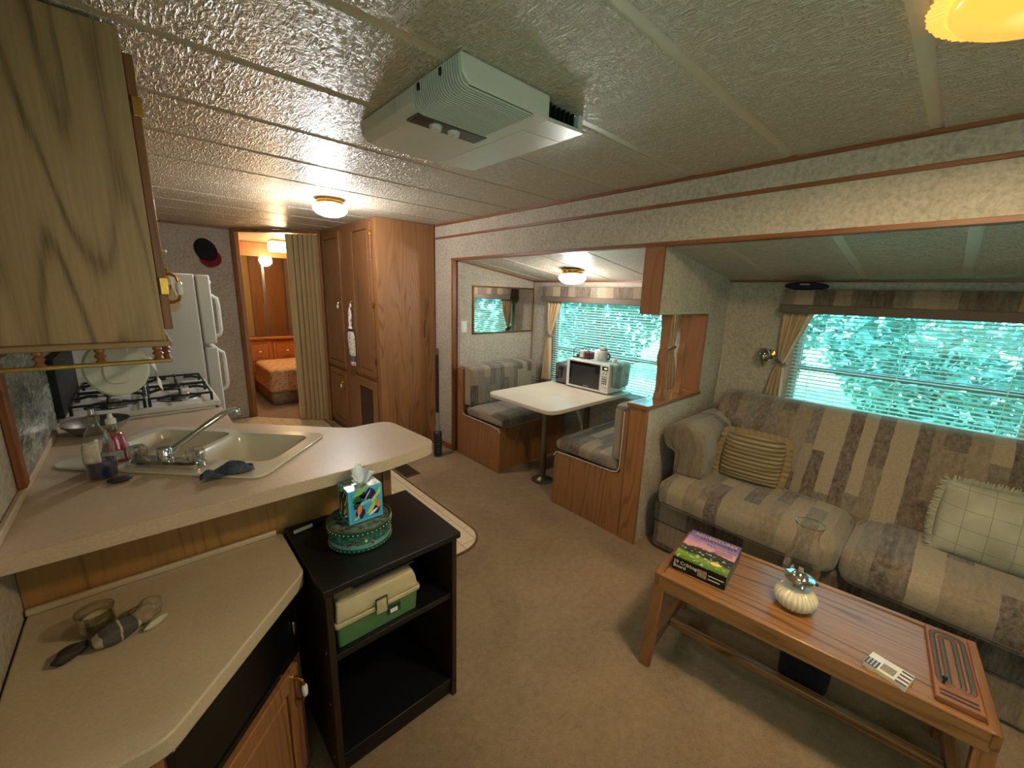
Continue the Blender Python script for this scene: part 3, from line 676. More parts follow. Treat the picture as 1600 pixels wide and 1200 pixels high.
# stove
WH=plain('white_enamel','#dcdcd6',0.22,var=0.01,coat=0.3)
st=thing('gas_stove','white gas stove with black pan supports beside the worktop','stove',(-0.03,2.53,0))
MB().box(-0.284,0.205,2.24,2.80,0.0,0.872).build('body',WH,st,bevel=0.004)
MB().box(-0.284,0.226,2.238,2.802,0.873,0.899).build('cooktop',WH,st,bevel=0.006)
MB().box(-0.286,-0.262,2.24,2.80,0.90,1.13).build('splash_guard',BLACKM,st,bevel=0.003)
MB().box(0.206,0.222,2.25,2.79,0.72,0.86).build('control_panel',BLACKM,st,bevel=0.003)
for i in range(5): MB().lathe([(0.02,0),(0.018,0.02),(0,0.02)],(0,0),14).build('control_knob',BLACKP,st,local=True).matrix_local=WM[st.name].inverted()@Matrix.Translation((0.222,2.31+i*0.105,0.80))@Matrix.Rotation(R_(90),4,'Y')
MB().box(0.206,0.224,2.25,2.79,0.12,0.70).build('oven_door',BLACKM,st,bevel=0.004)
for cx in (-0.14,0.09):
    for cy in (2.385,2.655):
        MB().lathe([(0.085,0.8995),(0.080,0.903),(0.05,0.899),(0.0,0.8988)],(cx,cy),24).build('drip_bowl',CHROME,st)
        MB().lathe([(0.034,0.900),(0.036,0.915),(0.028,0.921),(0.0,0.922)],(cx,cy),18).build('burner',STEEL,st)
        g=MB(); R0=0.10; a=0.107; b=0.125; z=0.935
        def bar(p,q,h=0.010): g.tube([p,q],0.0055,6)
        # bent support: outer frame and four fingers in one welded piece
        fr=[(cx-a,cy-b,z),(cx+a,cy-b,z),(cx+a,cy+b,z),(cx-a,cy+b,z)]
        g.tube(fr,0.005,6,True)
        for (dx,dy) in ((1,0),(-1,0),(0,1),(0,-1)):
            ex=(cx+dx*a,cy+dy*b,z); g.tube([ex,(cx+dx*a*0.62,cy+dy*b*0.62,z+0.012),(cx+dx*0.035,cy+dy*0.035,z+0.010)],0.0065,6)
        for (dx,dy) in ((1,1),(-1,1),(1,-1),(-1,-1)): g.tube([(cx+dx*a,cy+dy*b,z+0.002),(cx+dx*a,cy+dy*b,0.9)],0.0055,6)
        g.build('pan_support',BLACKM,st)
# paper towel holder under the cabinet
ph=thing('paper_towel_holder','pale paper towel holder hanging under the oak wall cabinet','holder',(-0.07,1.75,1.08))
PL=plain('mint_white_plastic','#d6ddd0',0.3,var=0.02)
Mp=Matrix.Translation((-0.070,1.625,1.172))@Matrix.Rotation(R_(90),4,'X')
def lz(prof,M,mat,name,sx=1,sy=1,n=28):
    m=MB().lathe(prof,(0,0),n,sx,sy); m.v=[tuple(M@Vector(p)) for p in m.v]; return m.build(name,mat,ph)
lz([(0.0,0.006),(0.066,0.006),(0.072,0.0),(0.066,-0.008),(0,-0.008)],Mp,PL,'end_plate',1.0,1.15)
def arm(i): return [tuple(Mp@Vector((x,y,zz))) for zz in i for x,y in []]
ap=rpoly([(-0.030,-0.045),(0.030,-0.045),(0.030,0.085),(-0.030,0.085)],[0.028,0.028,0,0],6)
m=MB().prism(ap,0.006,0.013); m.v=[tuple(Mp@Vector(p)) for p in m.v]; m.build('arm',PL,ph,bevel=0.003)
lz([(0.0,-0.25),(0.058,-0.25),(0.058,-0.01),(0.0,-0.01)],Mp,plain('paper_roll','#dcd8cc',0.9),'paper_roll')
def tail(u,v_): return (0.004+0.022*v_+0.006*math.sin(v_*6),1.66+0.2*u,1.17-0.085*v_)
MB().grid(tail,6,8).build('loose_sheet',plain('paper_sheet','#e2ded3',0.9),ph,solid=0.001)
# dish soap bottles
BLUE=plain('blue_soap','#14204f',0.25,coat=0.3); PINK=plain('pink_soap','#b5193f',0.25,coat=0.3); LBL=plain('paper_label','#c9c6b4',0.6,var=0.25,scale=60)
def bottle(name,label,c,prof,liq,lz_,mat,lab,rot):
    b=thing(name,label,'bottle',(c[0],c[1],ZK+0.001),rz=rot)
    z0=ZK+0.001
    pr=[(r,z+z0) for r,z in prof]
    MB().lathe(pr,c,22,1.0,0.72,R_(rot)).build('bottle_shell',clearglass(name+'_shell_plastic',(0.93,0.95,0.93,1),0.05),b,smooth=60)
    def at(z):
        for (r0,za),(r1,zb) in zip(prof[:-1],prof[1:]):
            if za<=z<=zb and zb>za: return r0+(r1-r0)*(z-za)/(zb-za)
        return prof[0][0]
    zs=[0.004+(lz_-0.004)*i/6 for i in range(7)]
    MB().lathe([(0,z0+0.003)]+[(at(z)-0.0025,z+z0) for z in zs]+[(0,zs[-1]+z0)],c,22,1.0,0.72,R_(rot)).build('liquid',mat,b)
    if lab:
        def lf(u,v_):
            a=math.pi*(lab[2]+lab[3]*u); z=lab[0]+(lab[1]-lab[0])*v_; r=at(z)+0.001
            x=r*math.cos(a); y=0.72*r*math.sin(a); q=R_(rot); return (c[0]+x*math.cos(q)-y*math.sin(q),c[1]+x*math.sin(q)+y*math.cos(q),z0+z)
        MB().grid(lf,12,6).build('bottle_label',LBL,b,solid=0.0006)
    return b,z0
BODY=[(0.0,0.0),(0.030,0.0),(0.034,0.006),(0.035,0.06),(0.033,0.10),(0.024,0.135),(0.013,0.155),(0.012,0.168)]
b,z0=bottle('soap_bottle','clear soap bottle with dark blue liquid standing by the sink',(-0.135,1.575),BODY,None,0.055,BLUE,(0.055,0.115,1.0,0.45),20)
MB().lathe([(0.014,z0+0.168),(0.014,z0+0.185),(0.008,z0+0.190),(0.006,z0+0.205),(0,z0+0.205)],(-0.135,1.575),14).build('cap',clearglass('milky_cap',(0.7,0.72,0.7,1),0.2),b)
b,z0=bottle('soap_bottle','waisted soap bottle with pink liquid behind the blue one',(-0.108,1.69),[(0.0,0.0),(0.034,0.0),(0.038,0.008),(0.034,0.045),(0.022,0.095),(0.012,0.115),(0.011,0.128)],None,0.090,PINK,(0.018,0.045,1.1,0.6),-10)
MB().lathe([(0.013,z0+0.128),(0.013,z0+0.142),(0.007,z0+0.147),(0.005,z0+0.160),(0,z0+0.160)],(-0.108,1.69),14).build('cap',CERAM,b)
# steel bowl, stone, cloth
sb_=MB().lathe([(0.0,ZK+0.004),(0.045,ZK+0.004),(0.07,ZK+0.020),(0.088,ZK+0.042),(0.094,ZK+0.044),(0.092,ZK+0.040),(0.072,ZK+0.015),(0.046,ZK+0.0008),(0.0,ZK+0.0008)],(-0.172,2.10),30).build('steel_bowl',STEEL); tag(sb_,'shallow round steel bowl at the back of the worktop','bowl')
so=MB().ell((-0.100,1.516,ZK+0.0085),(0.028,0.018,0.008)).build('dark_pebble',plain('charcoal_stone','#2c2826',0.7)); tag(so,'flat dark pebble in front of the soap bottles','stone')
t=T('denim_cloth'); v=t.co(); DN=t.bsdf(t.ramp(t.noise(v,40,4,0.7),[(0.35,C('#2b3444')),(0.6,C('#4b5667')),(0.75,C('#707a88'))]),0.95,0,t.bump(t.noise(v,300,2),0.3,0.002))
cl=MB()
def clf(u,v_):
    x=-0.065+0.13*u; y=-0.035+0.07*v_*(0.6+0.4*math.sin(u*3.0))
    z=0.012+0.010*math.sin(u*9+v_*4)+0.007*math.sin(v_*11+u*5)
    e=min(u,1-u,v_,1-v_)*6; z=0.003+max(0,z)*min(1,e)+0.004*max(0,math.sin(u*14))
    a=R_(-6); return (0.135+x*math.cos(a)-y*math.sin(a),1.385+x*math.sin(a)+y*math.cos(a),ZK+0.010+z)
cl.grid(clf,30,18)
q=cl.build('dish_cloth',DN,solid=0.003); tag(q,'crumpled blue dish cloth lying on the sink edge','cloth')
# ================================================================== dinette
FX=fabric('dinette_fabric_x','X','Z',17,seed=1.1,bright=1.25)
FXY=fabric('dinette_fabric_seat_far','X','Y',17,seed=1.1,bright=1.25)
FYX=fabric('dinette_fabric_seat','Y','X',18,seed=3.3,bright=1.15)
PIPE=plain('pale_piping','#b9b0a2',0.7)
def cushion(m,x0,x1,y0,y1,z0,z1,r,puff=0.0,n=12,axis=2):
    c=((x0+x1)/2,(y0+y1)/2,(z0+z1)/2); h=((x1-x0)/2,(y1-y0)/2,(z1-z0)/2)
    def fn(p,q):
        if puff and abs(q[axis])>0.99:
            o=[i for i in range(3) if i!=axis]; k=(1-q[o[0]]**2)*(1-q[o[1]]**2); p=Vector(p); p[axis]+=math.copysign(puff*k**0.5,q[axis])
        return p
    return m.rbox(c,h,r,n,fn)
for far in (True,False):
    b=thing('dinette_bench','oak dinette bench against the mirrored wall with striped cushions' if far else 'oak dinette bench backing onto the sofa partition with striped cushions','bench',(2.42,2.58 if far else 1.44,0),group='dinette benches')
    if far:
        ep=rpoly([(2.862,0.0),(2.285,0.0),(2.285,0.345),(2.31,0.375),(2.76,0.375),(2.785,0.40),(2.785,0.785),(2.862,0.785)],[0,0,0.03,0.02,0.03,0,0.01,0.01],5)
    else:
        ep=rpoly([(1.170,0.0),(1.705,0.0),(1.705,0.355),(1.67,0.382),(1.215,0.395),(1.195,0.41),(1.195,0.79),(1.170,0.79)],[0,0,0.04,0.02,0.03,0,0.01,0.01],5)
    MB().prism(ep,1.982,2.000,'X').build('end_panel',OAKB,b,bevel=0.002)
    if far:
        MB().box(2.0,2.80,2.32,2.86,0.0,0.365).build('seat_box',OAKB,b)
        cushion(MB(),2.0,2.80,2.268,2.765,0.372,0.462,0.038,0.012).build('seat_cushion',FXY,b)
        cushion(MB(),2.0,2.80,2.690,2.800,0.455,0.800,0.030,0.012,axis=1).build('back_cushion',FX,b)
        MB().box(2.0,2.80,2.795,2.86,0.36,0.775).build('back_board',OAKB,b)
        cushion(MB(),2.0,2.80,2.74,2.866,0.776,0.806,0.013).build('back_cap',FX,b)
        MB().tube([(1.979,y,z) for y,z in ((2.283,0.345),(2.30,0.370),(2.40,0.380),(2.74,0.380),(2.776,0.39),(2.783,0.42))],0.004,6).build('edge_piping',PIPE,b)
    else:
        MB().box(2.0,2.80,1.172,1.68,0.0,0.375).build('seat_box',OAKB,b)
        cushion(MB(),1.985,2.80,1.215,1.715,0.392,0.475,0.036,0.012).build('seat_cushion',FYX,b)
        cushion(MB(),1.985,2.80,1.198,1.272,0.47,0.80,0.028,0.01,axis=1).build('back_cushion',FX,b)
        cushion(MB(),1.985,2.80,1.180,1.26,0.785,0.815,0.013).build('back_cap',FX,b)
        MB().tube([(1.979,y,z) for y,z in ((1.707,0.355),(1.69,0.382),(1.60,0.390),(1.25,0.400),(1.212,0.41),(1.198,0.44),(1.197,0.78))],0.004,6).build('edge_piping',PIPE,b)
LAMT=laminate('table_laminate','#c9bba6','#d9ccb8')
tb=thing('dinette_table','cream laminate dinette table on tubular posts','table',(2.36,2.0,0))
tp=rpoly([(1.885,1.668),(2.842,1.668),(2.842,2.345),(1.885,2.345)],[0.09,0.02,0.02,0.09],7)
MB().prism(tp,0.652,0.68).build('table_top',LAMT,tb,bevel=0.004)
MB().prism([(x*0.9985+0.0035,y*0.9985+0.003) for x,y in tp],0.659,0.673).build('edge_band',plain('edge_band_cream','#b3a68f',0.5),tb)
POST=plain('bronze_post','#6f6350',0.35,0.6)
for x in (2.18,2.70):
    MB().lathe([(0.085,0.0),(0.085,0.004),(0.05,0.010),(0.03,0.03),(0.026,0.034),(0.026,0.652)],(x,1.99),22).build('post',POST,tb)
# microwave
mw=thing('microwave','white microwave oven with black glass door on the dinette table','microwave',(2.70,1.928,0.681))
MWW=plain('microwave_white','#dedbd4',0.3,var=0.01)
MB().box(2.592,2.835,1.722,2.134,0.692,0.916).build('housing',MWW,mw,bevel=0.004)
for y in (1.76,2.09):
    for x in (2.63,2.80): MB().lathe([(0.012,0.681),(0.012,0.692)],(x,y),10).build('foot',BLACKP,mw)
d=MB().box(2.574,2.592,1.796,2.136,0.690,0.918).build('door',MWW,mw,bevel=0.004)
MB().box(2.572,2.5745,1.803,2.104,0.708,0.904).build('door_glass',plain('black_glass','#08090a',0.08,coat=0.3),d)
MB().box(2.5712,2.5722,1.85,2.085,0.735,0.878).build('viewing_mesh',plain('grey_mesh','#2b2c2a',0.25),d)
MB().box(2.5708,2.572,1.90,1.955,0.7165,0.7225).build('maker_mark',plain('silver_print','#9a9a9a',0.4),d)
c=MB().box(2.574,2.592,1.720,1.794,0.690,0.918).build('control_panel',MWW,mw,bevel=0.004)
MB().box(2.572,2.5745,1.732,1.784,0.868,0.900).build('display',BLACKP,c)
[MB().box(2.5712,2.5722,1.740+q*0.009,1.746+q*0.009,0.879,0.889).build('display_digit',glow('display_digit%d'%q,(0.55,1.0,0.35,1),1.6),c) for q in range(3)]
for i in range(4):
    for j in range(3): MB().box(2.572,2.5745,1.738+j*0.016,1.748+j*0.016,0.762+i*0.017,0.772+i*0.017).build('button',BLACKP if i<3 else GREY,c)
for j in range(2): MB().box(2.572,2.5745,1.734+j*0.028,1.752+j*0.028,0.730,0.742).build('button',plain('pale_button%d'%j,'#b9b5aa',0.5),c)
for j in range(2): MB().box(2.572,2.5745,1.734+j*0.028,1.752+j*0.028,0.838,0.850).build('button',plain('grey_button%d'%j,'#a4a198',0.5),c)
t=T('sage_towel'); v=t.co(); SAGE=t.bsdf(t.ramp(t.noise(v,14,3,0.6),[(0.35,C('#7d938c')),(0.65,C('#a3b5ac'))]),0.95,0,t.bump(t.noise(v,160,3),0.3,0.003))
def tow(u,v_):      # u along x depth, v from far top, across top, down near side
    x=2.60+0.235*u; L=v_*0.50
    if L<0.30: y=2.02-L; z=0.919+0.0015*math.sin(u*17)
    else:
        k=L-0.30; y=1.716-0.010*math.sin(min(1,k/0.03)*1.57)-0.008*math.sin(u*15+k*9)*min(1,k/0.08); z=0.917-k*(0.85+0.12*math.sin(u*3.1))
    return (x+0.012*u*max(0,L-0.3)*4,y,z)
q=MB().grid(tow,22,30).build('tea_towel',SAGE,solid=0.003); tag(q,'sage green tea towel draped over the microwave','towel')
# toaster
ts=thing('toaster','grey steel toaster beside the microwave','toaster',(2.72,2.225,0.681))
cushion(MB(),2.60,2.835,2.162,2.290,0.688,0.862,0.022,n=8).build('body',plain('toaster_steel','#6e6a64',0.35,0.7),ts)
MB().box(2.62,2.82,2.17,2.282,0.681,0.689).build('base',BLACKP,ts)
MB().box(2.596,2.601,2.205,2.213,0.74,0.83).build('lever_slot',BLACKP,ts)
MB().box(2.578,2.600,2.190,2.228,0.812,0.824).build('lever',BLACKP,ts,bevel=0.002)
MB().ell((2.596,2.255,0.735),(0.008,0.014,0.014)).build('dial',BLACKP,ts)
for i in range(3): MB().ell((2.598,2.255,0.79+i*0.018),(0.004,0.005,0.005)).build('button',STEEL,ts)
for y in (2.205,2.245): MB().box(2.63,2.83,y-0.012,y+0.012,0.860,0.8635).build('bread_slot',BLACKP,ts)
# things on the microwave
rk=thing('wire_rack','small black wire rack on top of the microwave','rack',(2.70,2.05,0.917))
BW=plain('black_wire','#161616',0.4,0.5)
RX0,RX1,RY0,RY1,RZ=2.64,2.76,1.965,2.125,0.924
MB().tube([(RX0,RY0,RZ),(RX1,RY0,RZ),(RX1,RY1,RZ),(RX0,RY1,RZ)],0.003,6,True).build('base_loop',BW,rk)
for i in range(7): MB().tube([(RX0,RY0+0.02*i+0.015,RZ),(RX1,RY0+0.02*i+0.015,RZ)],0.0018,5).build('base_wire',BW,rk)
for x in (RX0,RX1): MB().tube([(x,RY0,RZ),(x,RY0,0.985),(x,RY0+0.02,1.0),(x,RY1-0.02,1.0),(x,RY1,0.985),(x,RY1,RZ)],0.003,6).build('side_hoop',BW,rk)
for x,y,w_,mat,h,l in ((2.69,2.0,0.05,plain('red_pack','#6c1d1c',0.6),0.045,'dark red tea packet standing in the wire rack'),(2.69,2.055,0.035,plain('white_pack','#d6d2c8',0.6),0.055,'white tea packet standing in the wire rack'),(2.69,2.095,0.028,plain('brown_pack','#4d2a1d',0.6),0.022,'low brown packet at the far end of the wire rack')):
    q=MB().box(x-0.035,x+0.035,y-w_/2,y+w_/2,0.9275,0.9275+h).build('tea_packet',mat,bevel=0.002); tag(q,l,'packet','tea packets in the wire rack')
cn=thing('sugar_canister','pale ribbed canister with a domed lid on the microwave','canister',(2.68,1.858,0.9205))
CN=plain('stone_ceramic','#b9b6ab',0.4,var=0.08)
MB().lathe([(0.0,0.921),(0.040,0.921),(0.043,0.926),(0.043,0.995),(0.040,1.002),(0.0,1.002)],(2.68,1.858),24,mod=lambda t,z:1+0.012*math.cos(24*t)).build('jar',CN,cn)
MB().lathe([(0.030,1.002),(0.031,1.008),(0.028,1.022),(0.016,1.034),(0.0,1.037)],(2.68,1.858),20).build('lid',plain('grey_lid','#8f8c82',0.4),cn)
MB().tube([(2.675,1.815,0.985),(2.672,1.797,0.985),(2.672,1.790,0.965),(2.674,1.797,0.943),(2.676,1.816,0.940)],0.006,8).build('handle',BLACKP,cn)
q=MB().lathe([(0,0.9205),(0.028,0.9205),(0.028,0.995),(0.026,0.999),(0,0.999)],(2.70,1.925),18).build('paper_cup',plain('white_cup','#dcdad2',0.6)); tag(q,'plain white cup between rack and canister','cup')
q=MB().lathe([(0,0.9205),(0.019,0.9205),(0.020,0.925),(0.020,0.948),(0.017,0.953),(0.0,0.953)],(2.69,1.757),16).build('salt_jar',plain('cream_jar','#d8d3c2',0.4)); tag(q,'tiny cream jar at the near corner of the microwave','jar')
# mirror and switch on the dinette end wall
mr=thing('wall_mirror','framed rectangular mirror on the dinette end wall','mirror',(2.525,2.87,1.06))
Mm=frame_mat((2.147,2.878,1.062),(1,0,0),(0,0,1))
ring(MB(),Mm,0,0.742,0,0.418,0.013,0,0.014).build('frame',plain('gold_frame','#7a5c2e',0.3,0.6),mr,bevel=0.003)
p=MB(); obx(p,Mm,0.012,0.730,0.012,0.406,0.001,0.006); p.build('glass',MIR,mr)
sw=thing('light_switch','white light switch plate left of the mirror','switch',(2.055,2.875,1.09))
MB().box(2.028,2.088,2.872,2.8795,1.082,1.178).build('plate',WHITEP,sw,bevel=0.003); MB().box(2.047,2.069,2.868,2.8725,1.105,1.155).build('rocker',CERAM,sw,bevel=0.002)
# ------------------------------------------------------------------ window dressing
VAL=fabric('valance_fabric','Y','Z',13,seed=5.2,bright=1.2); VLIP=plain('valance_brown','#5d5044',0.8); 
CURT=T('tan_satin'); v=CURT.co(); CURT=CURT.bsdf(CURT.ramp(CURT.noise(CURT.co((40,40,2)),1,3),[(0.3,C('#a8895f')),(0.7,C('#cdb189'))]),0.5,0,None,0.5,0,0.4)
TIE=fabric('tieback_fabric','Z','Y',60,seed=2.0,bright=0.8)
SLAT=T('white_slat').twosided(C('#e6ebe6'),0.4)
def dress(y0,y1,zb,label,bl,cl_l,vy0,vy1,side):
    v_=thing('window_valance',label,'valance',(2.83,(vy0+vy1)/2,1.36))
    MB().prism([(2.884,vy0),(2.785,vy0),(2.785,vy1),(2.884,vy1),(2.884,vy1-0.012),(2.797,vy1-0.012),(2.797,vy0+0.012),(2.884,vy0+0.012)],1.408,1.494).build('fabric_board',VAL,v_,bevel=0.003)
    MB().prism([(2.884,vy0-0.006),(2.772,vy0-0.006),(2.772,vy1+0.006),(2.884,vy1+0.006),(2.884,vy1-0.008),(2.792,vy1-0.008),(2.792,vy0+0.008),(2.884,vy0+0.008)],1.362,1.407).build('lower_lip',VLIP,v_,bevel=0.004)
    b=thing('venetian_blind',bl,'blind',(2.865,(y0+y1)/2,zb))
    MB().box(2.850,2.882,y0,y1,1.370,1.398).build('head_rail',SLAT,b,bevel=0.002)
    MB().box(2.853,2.879,y0,y1,zb,zb+0.012).build('bottom_rail',SLAT,b,bevel=0.003)
    zz=zb+0.026; first=None; a=R_(9)
    while zz<1.366:
        if first is None:
            m=MB(); pr=[(-0.0125,-0.0012),(-0.006,0.0006),(0,0.0012),(0.006,0.0006),(0.0125,-0.0012),(0.0125,-0.0018),(0,0.0005),(-0.0125,-0.0018)]
            m.prism([(2.866+x*math.cos(a)-z*math.sin(a),zz+x*math.sin(a)+z*math.cos(a)) for x,z in pr],y0+0.004,y1-0.004,'Y'); first=m.build('slat',SLAT,b,smooth=60); fz=zz
        else: share(first,b,(0,0,zz-fz))
        zz+=0.0215
    for y in (y0+0.10,(y0+y1)/2,y1-0.10):
        for x in (2.8525,2.8795): MB().tube([(x,y,zb+0.01),(x,y,1.372)],0.0009,4).build('ladder_cord',SLAT,b)
    MB().tube([(2.846,y1-0.05,1.37),(2.843,y1-0.055,0.98)],0.003,6).build('tilt_wand',SLAT,b)
    for (sgn,ye,lab) in ((1,y1-(0.03 if y0>1 else 0),cl_l[0]),(-1,y0-(0.05 if y0>1 else 0),cl_l[1])):
        c=thing('window_curtain',lab,'curtain',(2.82,ye,zb),group='tied tan curtains')
        zt=1.36; zp=1.065; zbm=zb+0.005
        def cf(u,v2):
            z=zbm+(zt-zbm)*v2
            if z>zp:
                k=(z-zp)/(zt-zp); wd=0.030+0.125*k**0.9; cy=ye+sgn*(0.045-0.045*k)
            else:
                k=(zp-z)/(zp-zbm); wd=0.030+0.085*k**0.7; cy=ye+sgn*(0.045+0.020*k)
            fold=0.014*math.sin(u*2*math.pi*4.0+1.0)*(0.35+0.65*min(1,abs(z-zp)/0.12))
            return (2.826+fold,cy+(u-0.5)*wd,z)
        MB().grid(cf,41,26).build('drape',CURT,c,solid=0.0025,smooth=80)
        tie=[]
        for i in range(14):
            an=2*math.pi*i/14; tie.append((2.828+0.020*math.cos(an),ye+sgn*0.045+0.024*math.sin(an),zp+sgn*0.018*math.sin(an)))
        MB().tube(tie,0.011,8,True).build('tieback',TIE,c)
dress(1.475,2.565,0.612,'striped padded valance above the dinette window','white venetian blind in the dinette window',('tan curtain tied back near the mirror','tan curtain tied back near the pass-through'),1.39,2.655,1)
dress(-0.30,0.645,0.742,'striped padded valance above the sofa window','white venetian blind in the sofa window',('tan curtain tied back beside the brass wall lamp','tan curtain tied back at the far right of the sofa'),-0.40,0.722,1)
# folded purple cap lying on the sofa valance
hp=thing('folded_cap','folded dark purple cap lying on the sofa valance','cap',(2.81,0.62,1.495))
PUR=plain('dark_purple','#1b1228',0.9)
def hat(p,q):
    k=1-abs(q[1])**2.2; return Vector((p.x,p.y,p.z*(0.45+0.7*k)))
MB().rbox((2.815,0.625,1.5125),(0.055,0.095,0.020),0.012,10,hat).build('crown',PUR,hp)
MB().prism([(2.775,1.4965),(2.752,1.489),(2.752,1.492),(2.775,1.5005)],0.600,0.665,'Y').build('brim',PUR,hp)
MB().box(2.7555,2.7605,0.600,0.645,1.5175,1.5245).build('patch',plain('pale_patch','#a89aa5',0.8),hp)
# brass wall lamp
wl=thing('wall_lamp','small brass wall lamp beside the sofa curtain','lamp',(2.85,0.785,1.03))
MB().lathe([(0,0),(0.03,0),(0.03,0.008),(0.012,0.016),(0,0.016)],(0,0),18).build('wall_plate',BRASS,wl,local=True).matrix_local=WM[wl.name].inverted()@Matrix.Translation((2.893,0.765,1.10))@Matrix.Rotation(R_(-90),4,'Y')
MB().tube([(2.885,0.765,1.10),(2.85,0.772,1.085),(2.83,0.782,1.062)],0.006,8).build('arm',BRASS,wl)
MB().lathe([(0.034,1.062),(0.035,1.066),(0.032,1.068),(0.012,1.060),(0.010,1.048),(0.004,1.036),(0.007,1.032),(0,1.028)],(2.83,0.785),20).build('holder',BRASS,wl)
m=MB().lathe([(0.036,1.068),(0.040,1.092),(0.036,1.118),(0.024,1.134),(0.022,1.138)],(2.83,0.785),22,cap=False); m.build('glass_shade',clearglass('smoked_shade',(0.62,0.62,0.58,1),0.15),wl,smooth=60)
# wand resting in the sofa corner
q=MB().tube([(2.872,1.05,0.80),(2.885,1.045,1.125)],0.004,6).build('spare_wand',CREAMP); tag(q,'thin plastic blind wand leaning in the sofa corner','wand')
# ================================================================== sofa
FS=fabric('sofa_fabric_back','Y','Z',17,seed=0.4); FSS=fabric('sofa_fabric_seat','Y','X',16.0,seed=2.9); FA=fabric('sofa_fabric_arm','X','Z',16,seed=4.4); FB=fabric('sofa_fabric_base','Y','Z',9,seed=6.1,bright=0.95)
so=thing('sofa','long striped upholstered sofa under the window','sofa',(2.42,0.165,0))
MB().box(2.055,2.80,-0.655,0.985,0.012,0.175).build('skirt',FB,so,bevel=0.012,seg=3)
MB().box(2.045,2.80,-0.660,0.990,0.178,0.305).build('front_rail',FB,so,bevel=0.018,seg=3)
for i,(a,b) in enumerate(((0.168,0.968),(-0.638,0.162))):
    m=MB(); c=(2.215,(a+b)/2,0.372); h=(0.225,(b-a)/2,0.078)
    def fn(p,q):
        p=Vector(p)
        if q[2]>0.99: p.z+=0.028*((1-q[0]**2)*(1-q[1]**2))**0.5
        if q[0]<-0.99: p.x-=0.018*((1-q[2]**2)*(1-abs(q[1])**6))**0.5
        return p
    m.rbox(c,h,0.055,14,fn); cu=m.build('seat_cushion',FSS,so)
    MB().tube([(1.979,a+0.05,0.338),(1.972,(a+b)/2,0.336),(1.979,b-0.05,0.338)],0.0035,6).build('piping',plain('brown_piping%d'%i,'#4b3d31',0.8),cu)
bp=rpoly([(2.36,0.30),(2.395,0.44),(2.645,0.868),(2.745,0.878),(2.80,0.80),(2.80,0.30)],[0.02,0.02,0.085,0.05,0.05,0.01],8)
def backm(y0,y1):
    L=[]; cx,cz=2.66,0.56
    for y,s in ((y0,0.86),(y0+0.012,0.945),(y0+0.035,0.985),(y0+0.08,1.0),(y1-0.08,1.0),(y1-0.035,0.985),(y1-0.012,0.945),(y1,0.86)):
        L.append([(cx+(x-cx)*s,y,cz+(z-cz)*s) for x,z in bp])
    return loft(MB(),L)
backm(-0.60,0.925).build('back',FS,so,smooth=70)
for sg in (1,-1):
    y=lambda d: 0.165+sg*d
    pr=rpoly([(y(0.625),0.30),(y(0.625),0.60),(y(0.650),0.705),(y(0.735),0.752),(y(0.830),0.735),(y(0.872),0.670),(y(0.845),0.605),(y(0.785),0.590),(y(0.785),0.30)],[0,0.06,0.06,0.06,0.05,0.05,0.04,0.03,0],6)
    L=[]; cy,cz=y(0.71),0.55
    for x,s in ((2.125,0.90),(2.133,0.955),(2.15,0.99),(2.18,1.0),(2.76,1.0),(2.795,0.97)):
        L.append([(x,cy+(p-cy)*s,(cz+(q-cz)*s) if q>0.31 else q) for p,q in pr])
    ar=loft(MB(),L).build('arm',FA,so,smooth=60)
    fp=[(cy+(p-cy)*0.62,cz+0.02+(q-cz)*0.78) for p,q in pr]
    MB().prism(fp,2.117,2.127,'X').build('arm_facing',FA,ar,bevel=0.004)
# ruffled cushion
p1=thing('ruffled_pillow','ribbed tan pillow with ruffled edge on the sofa','pillow',(2.30,0.655,0.44))
Mp1=frame_mat((2.335,0.625,0.592),(0.10,-1,0.0),(0.42,0.05,0.9))
t=T('ribbed_pillow'); v=t.co(); z=t.n('SeparateXYZ',{0:v}).outputs[2]
RIB=t.bsdf(t.mix(t.math('MULTIPLY_ADD',t.math('SINE',t.math('MULTIPLY',z,330.0)),0.5,0.5),C('#54462f'),t.ramp(t.noise(t.co((3,3,40)),1.5,2),[(0.35,C('#857452')),(0.65,C('#a08d6a'))])),0.9,0,t.bump(t.noise(v,120,3),0.3,0.003))
def rib(sz):
    def fn(u,w_):
        x=(u-0.5)*2; y=(w_-0.5)*2
        k=((1-abs(x)**2.6)*(1-abs(y)**2.6))**0.55
        th=0.055*k+0.0075*abs(math.sin(w_*math.pi*9))*min(1,k*3)
        return tuple(Mp1@Vector((x*0.147*(1-0.06*y*y),y*0.128*(1-0.05*x*x),sz*th)))
    return fn
m=MB().grid(rib(1),30,64); m.grid(rib(-1),30,64)
m.build('pillow_body',RIB,p1,smooth=70)
def ruf(u,w_):
    s=u*4; e=int(s)%4; f=s-int(s); co=[(-1,-1),(1,-1),(1,1),(-1,1)]; a,b=co[e],co[(e+1)%4]
    bx=a[0]+(b[0]-a[0])*f; by=a[1]+(b[1]-a[1])*f
    px,py=bx*0.143*(1-0.06*by*by),by*0.124*(1-0.05*bx*bx); n=Vector((bx*(abs(bx)>0.98),by*(abs(by)>0.98))); n=n.normalized() if n.length else Vector((bx,by))
    wv=math.sin(u*2*math.pi*34); r=0.034*w_
    return tuple(Mp1@Vector((px+n.x*r,py+n.y*r,0.010*wv*w_+0.003)))
MB().grid(ruf,272,5,True).build('ruffle',plain('tan_ruffle','#85724f',0.9),p1,solid=0.002,smooth=80)
